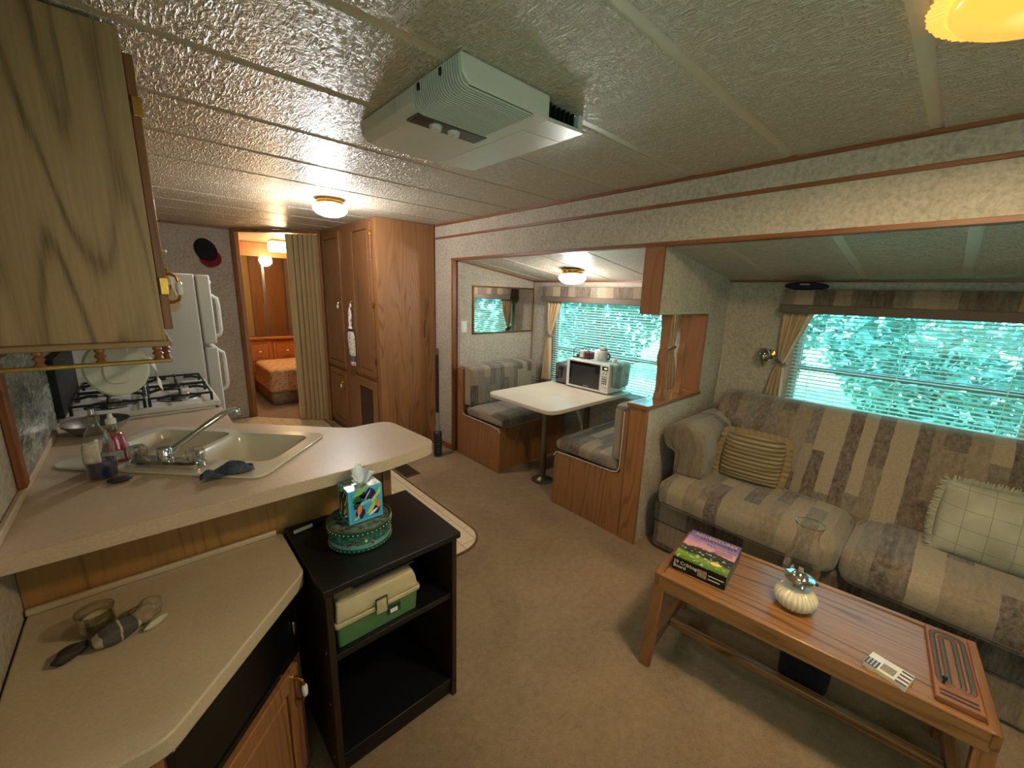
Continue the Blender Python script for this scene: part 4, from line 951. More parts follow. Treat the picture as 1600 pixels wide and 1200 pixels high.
# checked cushion with fringe
p2=thing('checked_pillow','beige checked pillow with fringed edge at the right of the sofa','pillow',(2.30,-0.30,0.44))
Mp2=frame_mat((2.305,-0.295,0.60),(0.03,-1,-0.03),(0.40,0.0,0.9))
t=T('checked_linen'); v=t.co(); sp=t.n('SeparateXYZ',{0:v})
def lines(s,k,o): return t.math('LESS_THAN',t.math('ABSOLUTE',t.math('SUBTRACT',t.math('FRACT',t.math('MULTIPLY_ADD',s,k,o)),0.5)),0.018)
ln=t.math('MAXIMUM',lines(sp.outputs[1],14.5,0.2),lines(sp.outputs[2],15.5,0.1))
CHK=t.bsdf(t.mix(t.math('MULTIPLY',ln,0.55),t.ramp(t.noise(v,9,3),[(0.3,C('#827e6c')),(0.7,C('#9a9783'))]),C('#5a5444')),0.92,0,t.bump(t.noise(v,240,3),0.3,0.003))
def chk(sz):
    def fn(u,w_):
        x=(u-0.5)*2; y=(w_-0.5)*2; k=((1-abs(x)**2.4)*(1-abs(y)**2.4))**0.55
        return tuple(Mp2@Vector((x*0.225*(1-0.05*y*y),y*0.150*(1-0.05*x*x),sz*0.075*k+0.003*math.sin(x*9+y*5)*k)))
    return fn
m=MB().grid(chk(1),30,26); m.grid(chk(-1),30,26); m.build('pillow_body',CHK,p2,smooth=70)
fr=MB(); rnd=random.Random(3)
for i in range(520):
    s=i/520*4; e=int(s)%4; f=s-int(s); co=[(-1,-1),(1,-1),(1,1),(-1,1)]; a,b=co[e],co[(e+1)%4]
    bx=a[0]+(b[0]-a[0])*f; by=a[1]+(b[1]-a[1])*f; px,py=bx*0.222*(1-0.05*by*by),by*0.147*(1-0.05*bx*bx)
    n=Vector((bx if abs(bx)>0.97 else 0,by if abs(by)>0.97 else 0,0)).normalized()
    q=Vector((px,py,0)); d=n*0.022+Vector((rnd.uniform(-.006,.006),rnd.uniform(-.006,.006),rnd.uniform(-.009,.009)))
    fr.tube([tuple(Mp2@q),tuple(Mp2@(q+d*0.5)),tuple(Mp2@(q+d))],[0.0028,0.003,0.002],4)
fo=fr.build('fringe',plain('beige_fringe','#94907c',0.95),p2); fo['kind']='stuff'
# ================================================================== coffee table
cf=thing('coffee_table','low oak coffee table with open sled legs in front of the sofa','table',(1.567,0.199,0),rz=6.3)
CTX=wood('coffee_table_oak_x','#8c5f39','#543218','X',1.1,0.25,seed=13,coat=0.3)
CTZ=wood('coffee_table_oak_z','#8c5f39','#543218','Z',1.3,0.3,seed=14,coat=0.2)
def lb(name,mat,*a,bev=0.004,par=None): return MB().box(*a).build(name,mat,par or cf,bevel=bev,local=True)
HW,HL=0.190,0.435
lb('table_top',CTWOOD,-HW+0.022,HW-0.022,-HL+0.024,HL-0.024,0.372,0.398,bev=0.002)
for s in (-1,1):
    lb('side_rail',CTWOOD,*(sorted((s*HW,s*(HW-0.022)))),-HL+0.012,HL-0.012,0.338,0.403)
    lb('end_rail',CTX,-HW,HW,*(sorted((s*HL,s*(HL-0.024)))),0.352,0.404)
    for q in (-1,1):
        x0,x1=sorted((q*(HW-0.002),q*(HW-0.032))); y0,y1=sorted((s*(HL+0.001),s*(HL-0.040)))
        m=MB(); dx=q*0.030; dy=s*0.012
        vs=[(x0+dx,y0+dy,0),(x1+dx,y0+dy,0),(x1+dx,y1+dy,0),(x0+dx,y1+dy,0),(x0,y0,0.351),(x1,y0,0.351),(x1,y1,0.351),(x0,y1,0.351)]
        m.add(vs,[(3,2,1,0),(4,5,6,7),(0,1,5,4),(1,2,6,5),(2,3,7,6),(3,0,4,7)]); m.build('leg',CTZ,cf,bevel=0.004,local=True)
    y0,y1=sorted((s*(HL+0.006),s*(HL-0.026)))
    lb('foot_rail',CTX,-HW+0.0,HW-0.0,y0,y1,0.055,0.092)
lb('long_stretcher',CTWOOD,-0.016,0.016,-HL+0.026,HL-0.026,0.058,0.088)
ZT=0.4045
# game box
gb=thing('game_box','boxed cribbage game with a mountain picture on the coffee table','box',(1.54,0.505,0.399),rz=7)
GBW,GBH,GBL=0.118,0.056,0.094      # half depth (x), height, half length (y)
t=T('box_picture'); v=t.co(); sp=t.n('SeparateXYZ',{0:v}); h=t.math('MULTIPLY_ADD',sp.outputs[0],1/(2*GBW),0.5)
n1=t.noise(t.co((1,1,1)),22,4,0.6); n2=t.noise(t.co((1,1,1)),70,3)
ridge=t.math('ADD',h,t.math('MULTIPLY_ADD',n1,0.22,-0.11))
PIC=t.ramp(ridge,[(0.0,C('#46631c')),(0.20,C('#7f9a33')),(0.27,C('#3f5222')),(0.30,C('#2b2c26')),(0.46,C('#3a3b38')),(0.50,C('#d99d94')),(0.62,C('#c894a8')),(0.78,C('#7c6aa0')),(1.0,C('#5d4f84'))])
PIC=t.mix(t.math('MULTIPLY',t.math('GREATER_THAN',n2,0.6),t.math('LESS_THAN',h,0.42)),PIC,C('#b7b79d'))
PICM=t.bsdf(PIC,0.3)
lbx=lambda name,mat,*a,bev=0.001,par=gb: MB().box(*a).build(name,mat,par,bevel=bev,local=True)
lbx('box_body',plain('box_side_olive','#4a4a2c',0.4,var=0.3),-GBW,GBW,-GBL,GBL,0,GBH-0.001)
tp_=lbx('box_top_print',PICM,-GBW,GBW,-GBL,GBL,GBH-0.001,GBH,bev=0)
fr_=lbx('box_front_print',plain('box_black','#0d0d0f',0.35),-GBW-0.001,-GBW,-GBL,GBL,0.001,GBH-0.002,bev=0)
lbx('front_photo',plain('box_photo','#9a7f6e',0.5,var=0.4,scale=90),-GBW-0.0016,-GBW-0.0008,-0.030,0.002,0.012,0.042,bev=0)
GM=WM[gb.name]; YEL=plain('print_gold','#e6c566',0.5); WHT=plain('print_white','#e8e6dc',0.5); BLK=plain('print_black','#1d1a20',0.5); NAV=plain('print_navy','#232a4a',0.5)
def gt(s,x,y,size,mat,al='CENTER'): text('lettering',s,size,mat,gb,GM@frame_mat((x,y,GBH+0.0003),(0,-1,0),(1,0,0)),0.0002,al)
gt('ADVENTURES',0.088,-0.004,0.026,YEL); gt('NORTHWEST',0.067,-0.018,0.022,NAV); gt('The Journey Home',0.040,-0.036,0.014,BLK)
for i in range(3): lbx('print_line',BLK,0.026-i*0.010,0.029-i*0.010,-0.082,-0.014-0.006*(i%2),GBH+0.0001,GBH+0.0004,bev=0)
def ft(s,y,z,size,mat=WHT): text('lettering',s,size,mat,gb,GM@frame_mat((-GBW-0.0013,y,z),(0,-1,0),(0,0,1)),0.0002)
ft('29 Cribbage',0.090,0.030,0.019); ft('Board',0.090,0.013,0.019); [lbx('print_line',WHT,-GBW-0.0015,-GBW-0.0011,-0.088+0.012*(i%2),-0.036,0.030-i*0.014,0.0335-i*0.014,bev=0) for i in range(2)]
MB().ell((-0.065,-0.050,GBH),(0.016,0.022,0.0006)).v
q=MB().lathe([(0.014,GBH),(0.014,GBH+0.0006),(0,GBH+0.0006)],(-0.070,-0.045),20,0.8,1.3).build('gold_badge',YEL,gb,local=True)
# oil lamp
ol=thing('oil_lamp','glass oil lamp with ribbed cream base on the coffee table','lamp',(1.545,0.212,0.399)); oc=(1.545,0.212)
MB().lathe([(0.0,0.399),(0.030,0.399),(0.046,0.404),(0.060,0.420),(0.065,0.438),(0.060,0.455),(0.044,0.470),(0.024,0.476),(0.0,0.476)],oc,192,mod=lambda t,z:1-0.075*(1-abs(math.sin(12*t)))).build('font',plain('pearl_glass','#d8c9ac',0.18,coat=0.6,var=0.04),ol,smooth=60)
MB().lathe([(0.022,0.476),(0.024,0.484),(0.020,0.490),(0.023,0.497),(0.030,0.503),(0.043,0.507),(0.044,0.512),(0.026,0.514),(0.020,0.526),(0.010,0.533),(0.0,0.535)],oc,28).build('burner',CHROME,ol)
MB().box(oc[0]-0.003,oc[0]+0.003,oc[1]-0.007,oc[1]+0.007,0.532,0.548).build('wick',plain('cotton_wick','#cfc2ac',0.9),ol,bevel=0.002)
q=MB().tube([(oc[0]+0.02,oc[1]-0.02,0.492),(oc[0]+0.033,oc[1]-0.043,0.492)],0.002,6).build('wick_stem',CHROME,ol); MB().ell((oc[0]+0.034,oc[1]-0.045,0.492),(0.006,0.006,0.006),10,6).build('wick_knob',BLACKP,q)
MB().lathe([(0.040,0.512),(0.050,0.530),(0.055,0.555),(0.052,0.585),(0.040,0.625),(0.032,0.655),(0.031,0.680),(0.038,0.703),(0.040,0.712)],oc,36,cap=False).build('chimney',clearglass('lamp_chimney',(0.93,0.93,0.90,1),0.04,0.03),ol,smooth=80)
MB().tube([(oc[0]+0.040*math.cos(a),oc[1]+0.040*math.sin(a),0.712) for a in [2*math.pi*i/28 for i in range(28)]],0.0016,6,True).build('chimney_rim',clearglass('rim_glass',(0.75,0.78,0.76,1),0.35),ol)
# pack of cards with flag print
cp=thing('card_pack','flag-printed pack of cards on the coffee table','cards',(1.447,-0.040,0.399),rz=-12)
lcp=lambda name,mat,*a,bev=0.0: MB().box(*a).build(name,mat,cp,bevel=bev,local=True)
lcp('pack',plain('pack_silver','#d6ccb6',0.3,0.1),-0.033,0.033,-0.047,0.047,0,0.016,bev=0.001)
lcp('flag_corner',plain('flag_dark','#2d2c2a',0.4,0.2),-0.033,0.002,0.018,0.046,0.016,0.0164)
for i in range(4):
    for j in range(3): lcp('star',plain('flag_star%d%d'%(i,j),'#d9d6c6',0.4),-0.029+i*0.008,-0.025+i*0.008,0.022+j*0.008,0.026+j*0.008,0.0164,0.0166)
for i in range(4): lcp('stripe',plain('flag_stripe%d'%i,'#4d3325',0.4),-0.033+i*0.0175,-0.025+i*0.0175,-0.046,-0.022,0.016,0.0164)
lcp('print_block',plain('pack_print','#8c7a66',0.5,var=0.4,scale=300),-0.022,0.010,-0.016,0.014,0.016,0.0164)
# cribbage board
cb=thing('cribbage_board','wooden cribbage board with coloured tracks at the end of the coffee table','board',(1.610,-0.160,0.399),rz=6.3)
lcb=lambda name,mat,*a,bev=0.0: MB().box(*a).build(name,mat,cb,bevel=bev,local=True)
lcb('board',wood('crib_oak','#8f5c38','#65391f','X',1.5,0.4,seed=17),-0.166,0.158,-0.045,0.045,0,0.017,bev=0.002)
def track(name,ins,mat):
    a=rpoly([(-0.115+ins*0.6,-0.040+ins),(0.148-ins,-0.040+ins),(0.148-ins,0.040-ins),(-0.115+ins*0.6,0.040-ins)],0.034-ins*0.8,6)
    b=rpoly([(-0.115+ins*0.6,-0.036+ins),(0.144-ins,-0.036+ins),(0.144-ins,0.036-ins),(-0.115+ins*0.6,0.036-ins)],0.030-ins*0.8,6)
    n=len(a); m=MB()
    vs=[(x,y,0.0172) for x,y in a]+[(x,y,0.0172) for x,y in b]; m.add(vs,[(i,(i+1)%n,n+(i+1)%n,n+i) for i in range(n)])
    m.build(name,mat,cb,local=True,solid=0.0006)
for i,h in enumerate(('#6b2530','#3f5a45','#2f3d33','#8a6848','#6b2530','#46604a','#2f3d33')): track('peg_track',i*0.0048,plain('track_colour%d'%i,h,0.6,var=0.15,scale=200))
lcb('score_row',plain('score_dark','#2c2620',0.6),-0.154,-0.146,-0.036,0.036,0.017,0.0175); lcb('score_row',plain('score_dark2','#2c2620',0.6),-0.138,-0.130,-0.036,0.036,0.017,0.0175)
MB().lathe([(0.0028,0.017),(0.003,0.028),(0.0055,0.030),(0.006,0.036),(0.004,0.040),(0,0.041)],(-0.105,0.026),12).build('peg',plain('peg_blue','#1a2238',0.3),cb,local=True)
# bin under the coffee table
bn=thing('round_bin','black fabric-covered round bin under the coffee table','bin',(1.715,0.165,0))
MB().lathe([(0.0,0.001),(0.070,0.001),(0.078,0.012),(0.082,0.20),(0.080,0.212),(0.072,0.212),(0.068,0.03),(0.0,0.028)],(1.715,0.165),28).build('shell',plain('black_felt','#08090c',0.95,bump=0.4,scale=120),bn,smooth=50)
MB().tube([(1.715+0.0835*math.cos(a),0.165+0.0835*math.sin(a),0.165) for a in [2*math.pi*i/28 for i in range(28)]],0.004,6,True).build('band',BLACKM,bn)
# ================================================================== corner desk in the foreground
ZD=0.645
dk=rpoly([(-0.286,1.352),(0.252,1.352),(0.250,1.105),(-0.055,0.795),(-0.286,0.790)],[0,0.02,0.045,0.06,0],8)
q=MB().prism(dk,ZD-0.040,ZD).build('desk_worktop',LAMD,bevel=0.004); tag(q,'beige laminate corner desk top below the kitchen worktop','worktop')
q=MB().box(-0.286,0.235,1.340,1.352,ZD+0.0005,ZD+0.016).build('desk_upstand',LAMD,bevel=0.003); tag(q,'low beige upstand along the back of the desk top','upstand')
dc=thing('desk_cabinet','oak corner cabinet with a black panel under the desk top','cabinet',(-0.03,1.1,0))
base=[(-0.284,1.345),(0.222,1.345),(0.218,1.100),(-0.070,0.812),(-0.284,0.812)]
MB().prism(base,0.0,ZD-0.0405).build('body',OAKD,dc,bevel=0.002)
Mf=frame_mat((-0.070,0.812,0),(1,1,0),(0,0,1)); WF=0.407
p=MB(); obx(p,Mf,0.006,WF-0.022,0.428,0.600,0.0,0.016); bp_=p.build('black_panel',plain('gloss_black','#0a0a0c',0.25),dc,bevel=0.004)
p=MB(); obx(p,Mf,0.03,WF-0.05,0.445,0.452,0.016,0.019); p.build('panel_groove',BLACKP,bp_)
p=MB(); obx(p,Mf,WF-0.048,WF-0.038,0.505,0.545,0.016,0.024); p.build('panel_latch',STEEL,bp_,bevel=0.003)
cab_door(dc,Mf@Matrix.Translation((0.012,0.045,0)),WF-0.050,0.365,mat=OAKB,handle=(WF-0.075,0.300),pmat=OAKB,bw=0.050)
# stones and glass on the desk
t=T('banded_stone'); v=t.co((1,1,1),rot=(0,0,0)); x=t.n('SeparateXYZ',{0:v}).outputs[0]
bd_=t.math('ADD',x,t.math('MULTIPLY_ADD',t.noise(t.co(),40,3),0.012,-0.006))
STN=t.bsdf(t.ramp(t.math('MULTIPLY_ADD',bd_,10.0,0.5),[(0.0,C('#4b4239')),(0.12,C('#a1937c')),(0.24,C('#4a4640')),(0.52,C('#4f4a44')),(0.53,C('#a89b84')),(0.57,C('#47433d')),(0.84,C('#4b4741')),(0.85,C('#b3a78f')),(0.93,C('#8c7f69'))],'CONSTANT'),0.7,0,t.bump(t.noise(t.co(),60,4),0.5,0.006))
def rock(name,label,c,r,mat,rz,seed,amp=0.12,flat=0.0):
    rnd=random.Random(seed); ph=[rnd.uniform(0,6.28) for _ in range(6)]
    m=MB(); m.ell((0,0,0),(1,1,1),26,18); o=[]
    for p in m.v:
        p=Vector(p); k=1+amp*(math.sin(3.1*p.x+ph[0])*math.sin(2.7*p.y+ph[1])+0.6*math.sin(5.3*p.z+ph[2])*math.cos(4.1*p.x+ph[3])+0.4*math.sin(7*p.y+ph[4]+3*p.z))
        q=Vector((p.x*r[0]*k,p.y*r[1]*k,p.z*r[2]*k)); q.z=max(q.z,-r[2]*0.72); o.append(q)
    zmin=min(q.z for q in o); m.v=[(q.x,q.y,q.z-zmin) for q in o]
    ob=m.build(name,mat,None,loc=(0,0,0),local=True,smooth=60); ob.location=(c[0],c[1],ZD+0.0008); ob.rotation_euler=(0,0,R_(rz)); return tag(ob,label,'stone')
rock('banded_stone','grey stone with pale stripes lying on the desk',(-0.127,1.128),(0.044,0.026,0.024),STN,18,5,0.10)
rock('dark_stone','long dark stone at the left end of the row',(-0.196,1.128),(0.030,0.016,0.013),plain('dark_brown_stone','#2e241c',0.7,var=0.3),35,8,0.10)
rock('tan_stone','rough tan stone behind the striped one',(-0.078,1.165),(0.030,0.027,0.024),plain('tan_rough_stone','#8d7c5e',0.9,var=0.25,bump=0.6,scale=40),10,11,0.2)
sh=MB()
def shf(u,v_):
    a=2*math.pi*u; k=1-abs(2*v_-1)**2.2; r=0.010*max(0.02,k)**0.6
    return (-0.060+0.046*(v_-0.5)*0.95,1.122+0.028*(v_-0.5)+r*math.cos(a)*0.8,ZD+0.0095+r*math.sin(a)*0.9)
q=sh.grid(shf,18,14,True).build('white_shell',plain('shell_white','#b9b3a2',0.3,coat=0.3,var=0.15)); tag(q,'small glossy white shell beside the tan stone','shell')
ja=thing('glass_jar','small ribbed glass jar standing behind the stones','jar',(-0.158,1.185,ZD+0.001))
z=ZD+0.001
MB().lathe([(0.0,z),(0.020,z),(0.027,z+0.004),(0.030,z+0.020),(0.030,z+0.040),(0.033,z+0.055),(0.031,z+0.055),(0.028,z+0.040),(0.028,z+0.020),(0.025,z+0.006),(0.0,z+0.004)],(-0.158,1.185),64,mod=lambda t,zz:1+0.02*math.cos(24*t)).build('bowl',clearglass('ribbed_jar_glass',(0.80,0.79,0.72,1),0.10),ja,smooth=60)
MB().lathe([(0.0,z+0.005),(0.021,z+0.006),(0.025,z+0.030),(0.022,z+0.035),(0.0,z+0.036)],(-0.158,1.185),24).build('candle_wax',plain('ivory_wax','#c9bd9a',0.4),ja)
# ================================================================== black bookcase
bk=thing('bookcase','low black bookcase with open shelves beside the desk','bookcase',(0.475,1.155,0))
BT=plain('black_laminate','#0e0d0e',0.42,var=0.1,scale=300,bump=0.08); ESP=wood('espresso_side','#2e1e13','#130b06','Z',1.2,0.45,seed=61)
BX0,BX1,BY0,BY1=0.262,0.684,0.985,1.348
MB().box(BX0-0.004,BX1+0.004,BY0-0.012,BY1,0.634,0.655).build('top_board',BT,bk,bevel=0.003)
for x0,x1 in ((BX0+0.004,BX0+0.022),(BX1-0.022,BX1-0.004)): 
    s_=MB().box(x0,x1,BY0,BY1-0.004,0.0,0.634).build('side_panel',ESP,bk,bevel=0.0015)
    if x0<0.4:
        for zz in (0.06,0.255,0.43): MB().lathe([(0.004,0),(0.004,0.0015),(0,0.002)],(0,0),10).build('screw_cap',STEEL,s_,local=True).matrix_local=WM[bk.name].inverted()@Matrix.Translation((x0-0.0002,BY0+0.03,zz))@Matrix.Rotation(R_(-90),4,'Y')
MB().box(BX0+0.023,BX1-0.023,BY0+0.006,BY1-0.012,0.408,0.428).build('shelf',BT,bk,bevel=0.0015)
MB().box(BX0+0.023,BX1-0.023,BY0+0.006,BY1-0.012,0.055,0.075).build('bottom_shelf',BT,bk,bevel=0.0015)
MB().box(BX0+0.023,BX1-0.023,BY0+0.014,BY0+0.030,0.004,0.054).build('kick_board',BT,bk)
MB().box(BX0+0.023,BX1-0.023,BY1-0.011,BY1-0.005,0.055,0.633).build('back_panel',BT,bk)
# tackle box on the shelf
tk=thing('tackle_box','green and cream tackle box on the bookcase shelf','box',(0.425,1.075,0.4285))
GRN=plain('tackle_green','#4c7547',0.4,var=0.04); CRM=plain('tackle_cream','#b3a680',0.4,var=0.06)
def taper(z0,z1,i0,i1,x0=0.292,x1=0.548,y0=1.002,y1=1.150): return loft(MB(),[[(x,y,z) for x,y in rpoly([(x0+i,y0+i),(x1-i,y0+i),(x1-i,y1-i),(x0+i,y1-i)],0.012,4)] for z,i in ((z0,i0),(z1,i1))])
taper(0.4285,0.497,0.006,0.002).build('tray_base',GRN,tk,bevel=0.002)
taper(0.4975,0.512,-0.004,-0.004).build('lid_rim',CRM,tk,bevel=0.003)
ld=loft(MB(),[[(x,y,z) for x,y in rpoly([(0.294+i*0.6,1.004+i),(0.546-i*0.6,1.004+i),(0.546-i*0.6,1.148-i),(0.294+i*0.6,1.148-i)],0.010,4)] for z,i in ((0.5122,0.0),(0.545,0.006),(0.560,0.014),(0.572,0.046))]).build('lid',CRM,tk,bevel=0.003)
lt=MB().box(0.405,0.437,0.992,0.999,0.487,0.530).build('latch',CRM,tk,bevel=0.002)
MB().tube([(0.404,0.9945,0.505),(0.404,0.9945,0.538),(0.438,0.9945,0.538),(0.438,0.9945,0.505)],0.0022,6).build('latch_wire',BLACKP,lt)
MB().box(0.442,0.482,0.9995,1.0035,0.462,0.486).build('badge',plain('badge_dark','#23301f',0.5),tk); MB().box(0.449,0.472,0.9985,1.0,0.465,0.478).build('badge_print',WHT,tk)
q=MB().box(0.36,0.53,1.03,1.145,0.5735,0.581).build('paper_folder',plain('orange_card','#8a4528',0.8)); tag(q,'orange card folder lying on the tackle box','folder')
q=MB().box(0.355,0.545,1.025,1.148,0.5815,0.587).build('grey_leaflet',plain('dark_paper','#33363a',0.6)); tag(q,'dark leaflet on top of the orange folder','leaflet')
q=MB().box(0.300,0.350,1.03,1.10,0.5735,0.592).build('tape_box',plain('brown_box','#7d6a42',0.7),bevel=0.002); tag(q,'small tan box at the left end of the tackle box','box')
# festive tin
tn=thing('festive_tin','round green tin with festive ornaments on the bookcase','tin',(0.430,1.152,0.655))
t=T('garland_print'); v=t.co(); f=t.noise(t.co((1,1,3.0)),75,4,0.7,1.5); zz=t.n('SeparateXYZ',{0:v}).outputs[2]
GAR=t.bsdf(t.mix(t.math('MULTIPLY',t.math('LESS_THAN',zz,0.026),0.55),t.ramp(f,[(0.40,C('#124034')),(0.5,C('#1d6a57')),(0.56,C('#7fb8a0')),(0.62,C('#175345'))]),C('#a9d6cf')),0.3,0.2)
TGR=plain('tin_green','#17584a',0.3,0.3); TX,TY=0.094,0.090; tc=(0.430,1.152)
MB().lathe([(0.0,0.656),(0.97,0.656),(0.985,0.660),(0.985,0.712),(0.0,0.712)],tc,64,TX,TY).build('tin_body',GAR,tn,smooth=50)
MB().lathe([(0.988,0.656),(1.0,0.658),(1.0,0.667),(0.988,0.669)],tc,64,TX,TY).build('lower_band',TGR,tn)
lid=MB().lathe([(0.99,0.708),(1.01,0.709),(1.01,0.722),(1.0,0.726),(0.965,0.726),(0.95,0.722),(0.0,0.722)],tc,64,TX,TY).build('tin_lid',TGR,tn,smooth=50)
MB().lathe([(0.945,0.7222),(0.945,0.7228),(0.0,0.7228)],tc,48,TX,TY).build('lid_picture',plain('lid_print','#6d7a6a',0.2,0.3,var=0.7,scale=60),lid)
MB().tube([(tc[0]+1.0*TX*math.cos(a),tc[1]+1.0*TY*math.sin(a),0.7255) for a in [2*math.pi*i/56 for i in range(56)]],0.0022,6,True).build('rolled_rim',plain('rim_gold','#9c8a5a',0.3,0.8),lid)
DOT=plain('dot_white','#dfe9e0',0.4)
for i in range(44):
    a=2*math.pi*i/44
    MB().ell((tc[0]+1.01*TX*math.cos(a),tc[1]+1.01*TY*math.sin(a),0.7155),(0.0022,0.0022,0.0022),8,6).build('dot',DOT,lid)
    MB().ell((tc[0]+1.0*TX*math.cos(a),tc[1]+1.0*TY*math.sin(a),0.6625),(0.0016,0.0016,0.0016),8,6).build('dot',DOT,tn)
for a,z_,h in ((-150,0.693,'#4a6fb5'),(-133,0.682,'#a3173c'),(-118,0.692,'#a3173c'),(-101,0.691,'#d8cf6a'),(-88,0.679,'#b01737'),(-72,0.695,'#5b83c4'),(-52,0.697,'#b01737'),(-30,0.685,'#d8cf6a'),(10,0.69,'#a3173c'),(60,0.69,'#4a6fb5'),(110,0.69,'#a3173c'),(160,0.69,'#d8cf6a')):
    a=R_(a); o_=MB().ell((tc[0]+0.945*TX*math.cos(a),tc[1]+0.945*TY*math.sin(a),z_),(0.0055,0.0055,0.0065),12,8).build('ornament',plain('ornament_'+h[1:]+str(round(a,1)),h,0.3),tn)
    MB().ell((tc[0]+0.975*TX*math.cos(a),tc[1]+0.975*TY*math.sin(a),z_+0.0075),(0.0018,0.0018,0.002),6,4).build('ornament_cap',BRASS,o_)
# tissue box on the tin
tx=thing('tissue_box','tropical print tissue box standing on the festive tin','tissue box',(0.437,1.158,0.7265))
x0,x1,y0,y1,z0,z1=0.385,0.490,1.116,1.199,0.7265,0.835
SKY=plain('box_sky_blue','#58b9de',0.4,var=0.02)
MB().box(x0,x1,y0,y1,z0,z1-0.001).build('carton',SKY,tx,bevel=0.001)
t=T('silver_print'); SIL=t.bsdf(t.ramp(t.noise(t.co(),26,3,0.6,1),[(0.35,C('#59665e')),(0.5,C('#9aa59c')),(0.65,C('#c9cfc4'))]),0.25,0.4)
MB().box(x0+0.002,x1-0.002,y0+0.002,y1-0.002,z1-0.001,z1).build('top_print',SIL,tx)
def leafpts(w,h,b=0.0):
    L=[]; n=8
    for i in range(n+1): t_=i/n; L.append((b*math.sin(t_*3.14)+w*math.sin(t_*math.pi)**0.8*0.5,h*t_))
    for i in range(n-1,0,-1): t_=i/n; L.append((b*math.sin(t_*3.14)-w*math.sin(t_*math.pi)**0.8*0.5,h*t_))
    return L
cols={h:plain('print_'+h[1:],h,0.45,var=0.02) for h in ('#2b1650','#1f5a35','#8fd045','#c9e07a','#ee8d3c','#3fa9d6','#f2efe4','#b7c9e6','#14321f')}
def motif(face,cx,cz,w,h,rot,col,lift,b=0.0):
    if face=='side': cx*=0.78; w*=0.8
    if face=='front': M=frame_mat((x0+cx,y0-0.0004-lift*0.0002,z0+cz),(1,0,0),(0,0,1))
    else: M=frame_mat((x0-0.0004-lift*0.0002,y1-cx,z0+cz),(0,-1,0),(0,0,1))
    M=M@Matrix.Rotation(R_(rot),4,'Z')
    m=MB().prism(leafpts(w,h,b),-0.0001,0.0001); m.v=[tuple(M@Vector(p)) for p in m.v]; m.build('print_shape',cols[col],tx,smooth=0)
for f_ in ('front','side'):
    k=0.105
    if f_=='front': MB().box(x0+0.008,x1-0.008,y0-0.0004,y0,z0+0.008,z1-0.010).build('picture_ground',cols['#3fa9d6'],tx)
    else: MB().box(x0-0.0004,x0,y0+0.008,y1-0.008,z0+0.008,z1-0.010).build('picture_ground',cols['#1f5a35'],tx)
    L=[(0.012,0.070,0.028,0.042,-75,'#1f5a35',1),(0.012,0.060,0.026,0.040,-100,'#1f5a35',1),(0.012,0.090,0.014,0.050,-60,'#8fd045',2,0.006),(0.070,0.060,0.034,0.046,8,'#2b1650',1),(0.052,0.075,0.020,0.030,35,'#2b1650',1),(0.050,0.072,0.005,0.034,-35,'#b7c9e6',3),
       (0.038,0.010,0.030,0.042,10,'#2b1650',1),(0.014,0.048,0.012,0.026,-70,'#2b1650',2),(0.030,0.024,0.015,0.036,-8,'#ee8d3c',3),(0.022,0.012,0.004,0.024,-25,'#b7c9e6',4),(0.092,0.030,0.012,0.032,4,'#ee8d3c',3),(0.088,0.012,0.026,0.030,20,'#2b1650',1),
       (0.052,0.020,0.012,0.045,-38,'#c9e07a',4,0.004),(0.055,0.032,0.011,0.050,-48,'#8fd045',3,0.004),(0.058,0.014,0.009,0.036,-62,'#f2efe4',4),(0.068,0.052,0.011,0.036,-35,'#c9e07a',3),(0.088,0.070,0.010,0.030,-20,'#c9e07a',3),(0.082,0.066,0.008,0.026,10,'#14321f',2),(0.012,0.012,0.008,0.022,-70,'#c9e07a',4)]
    for it in L: motif(f_,*it)
MB().prism(rpoly([(x0+0.036,z0+0.050),(x0+0.066,z0+0.056),(x0+0.066,z0+0.070),(x0+0.036,z0+0.064)],0.003),y0-0.0021,y0-0.0015,'Y').build('brand_patch',SKY,tx)
text('lettering','Kleenex',0.0105,WHT,tx,frame_mat((x0+0.037,y0-0.0023,z0+0.056),(1,0,0.2),(-0.2,0,1)))
TIS=plain('tissue_white','#e3edf2',0.9)
def tis(a,w,h,px,tw_):
    def fn(u,v_):
        s=(u-0.5)*w*(0.35+0.65*v_**0.7); zz=z1-0.004+h*v_-0.012*abs(u-0.5)*v_
        off=0.006*math.sin(u*11+v_*3)*(1-0.3*v_)
        c_,s_=math.cos(a+tw_*v_),math.sin(a+tw_*v_); return (0.440+px*v_+s*c_-off*s_,1.158+s*s_+off*c_,zz)
    return fn
ti=MB().grid(tis(0.2,0.046,0.068,-0.008,0.3),16,14).build('tissue_sheet',TIS,tx,solid=0.0006,smooth=80)
MB().grid(tis(-0.7,0.060,0.045,0.018,-0.3),16,12).build('tissue_sheet',TIS,tx,solid=0.0006,smooth=80)
MB().grid(tis(0.9,0.055,0.036,-0.022,0.2),16,12).build('tissue_sheet',TIS,tx,solid=0.0006,smooth=80)
MB().lathe([(0.024,z1),(0.026,z1+0.001),(0.022,z1+0.0015)],(0.440,1.158),24,1.2,0.7).build('opening_film',clearglass('film',(0.9,0.9,0.9,1),0.3),tx)
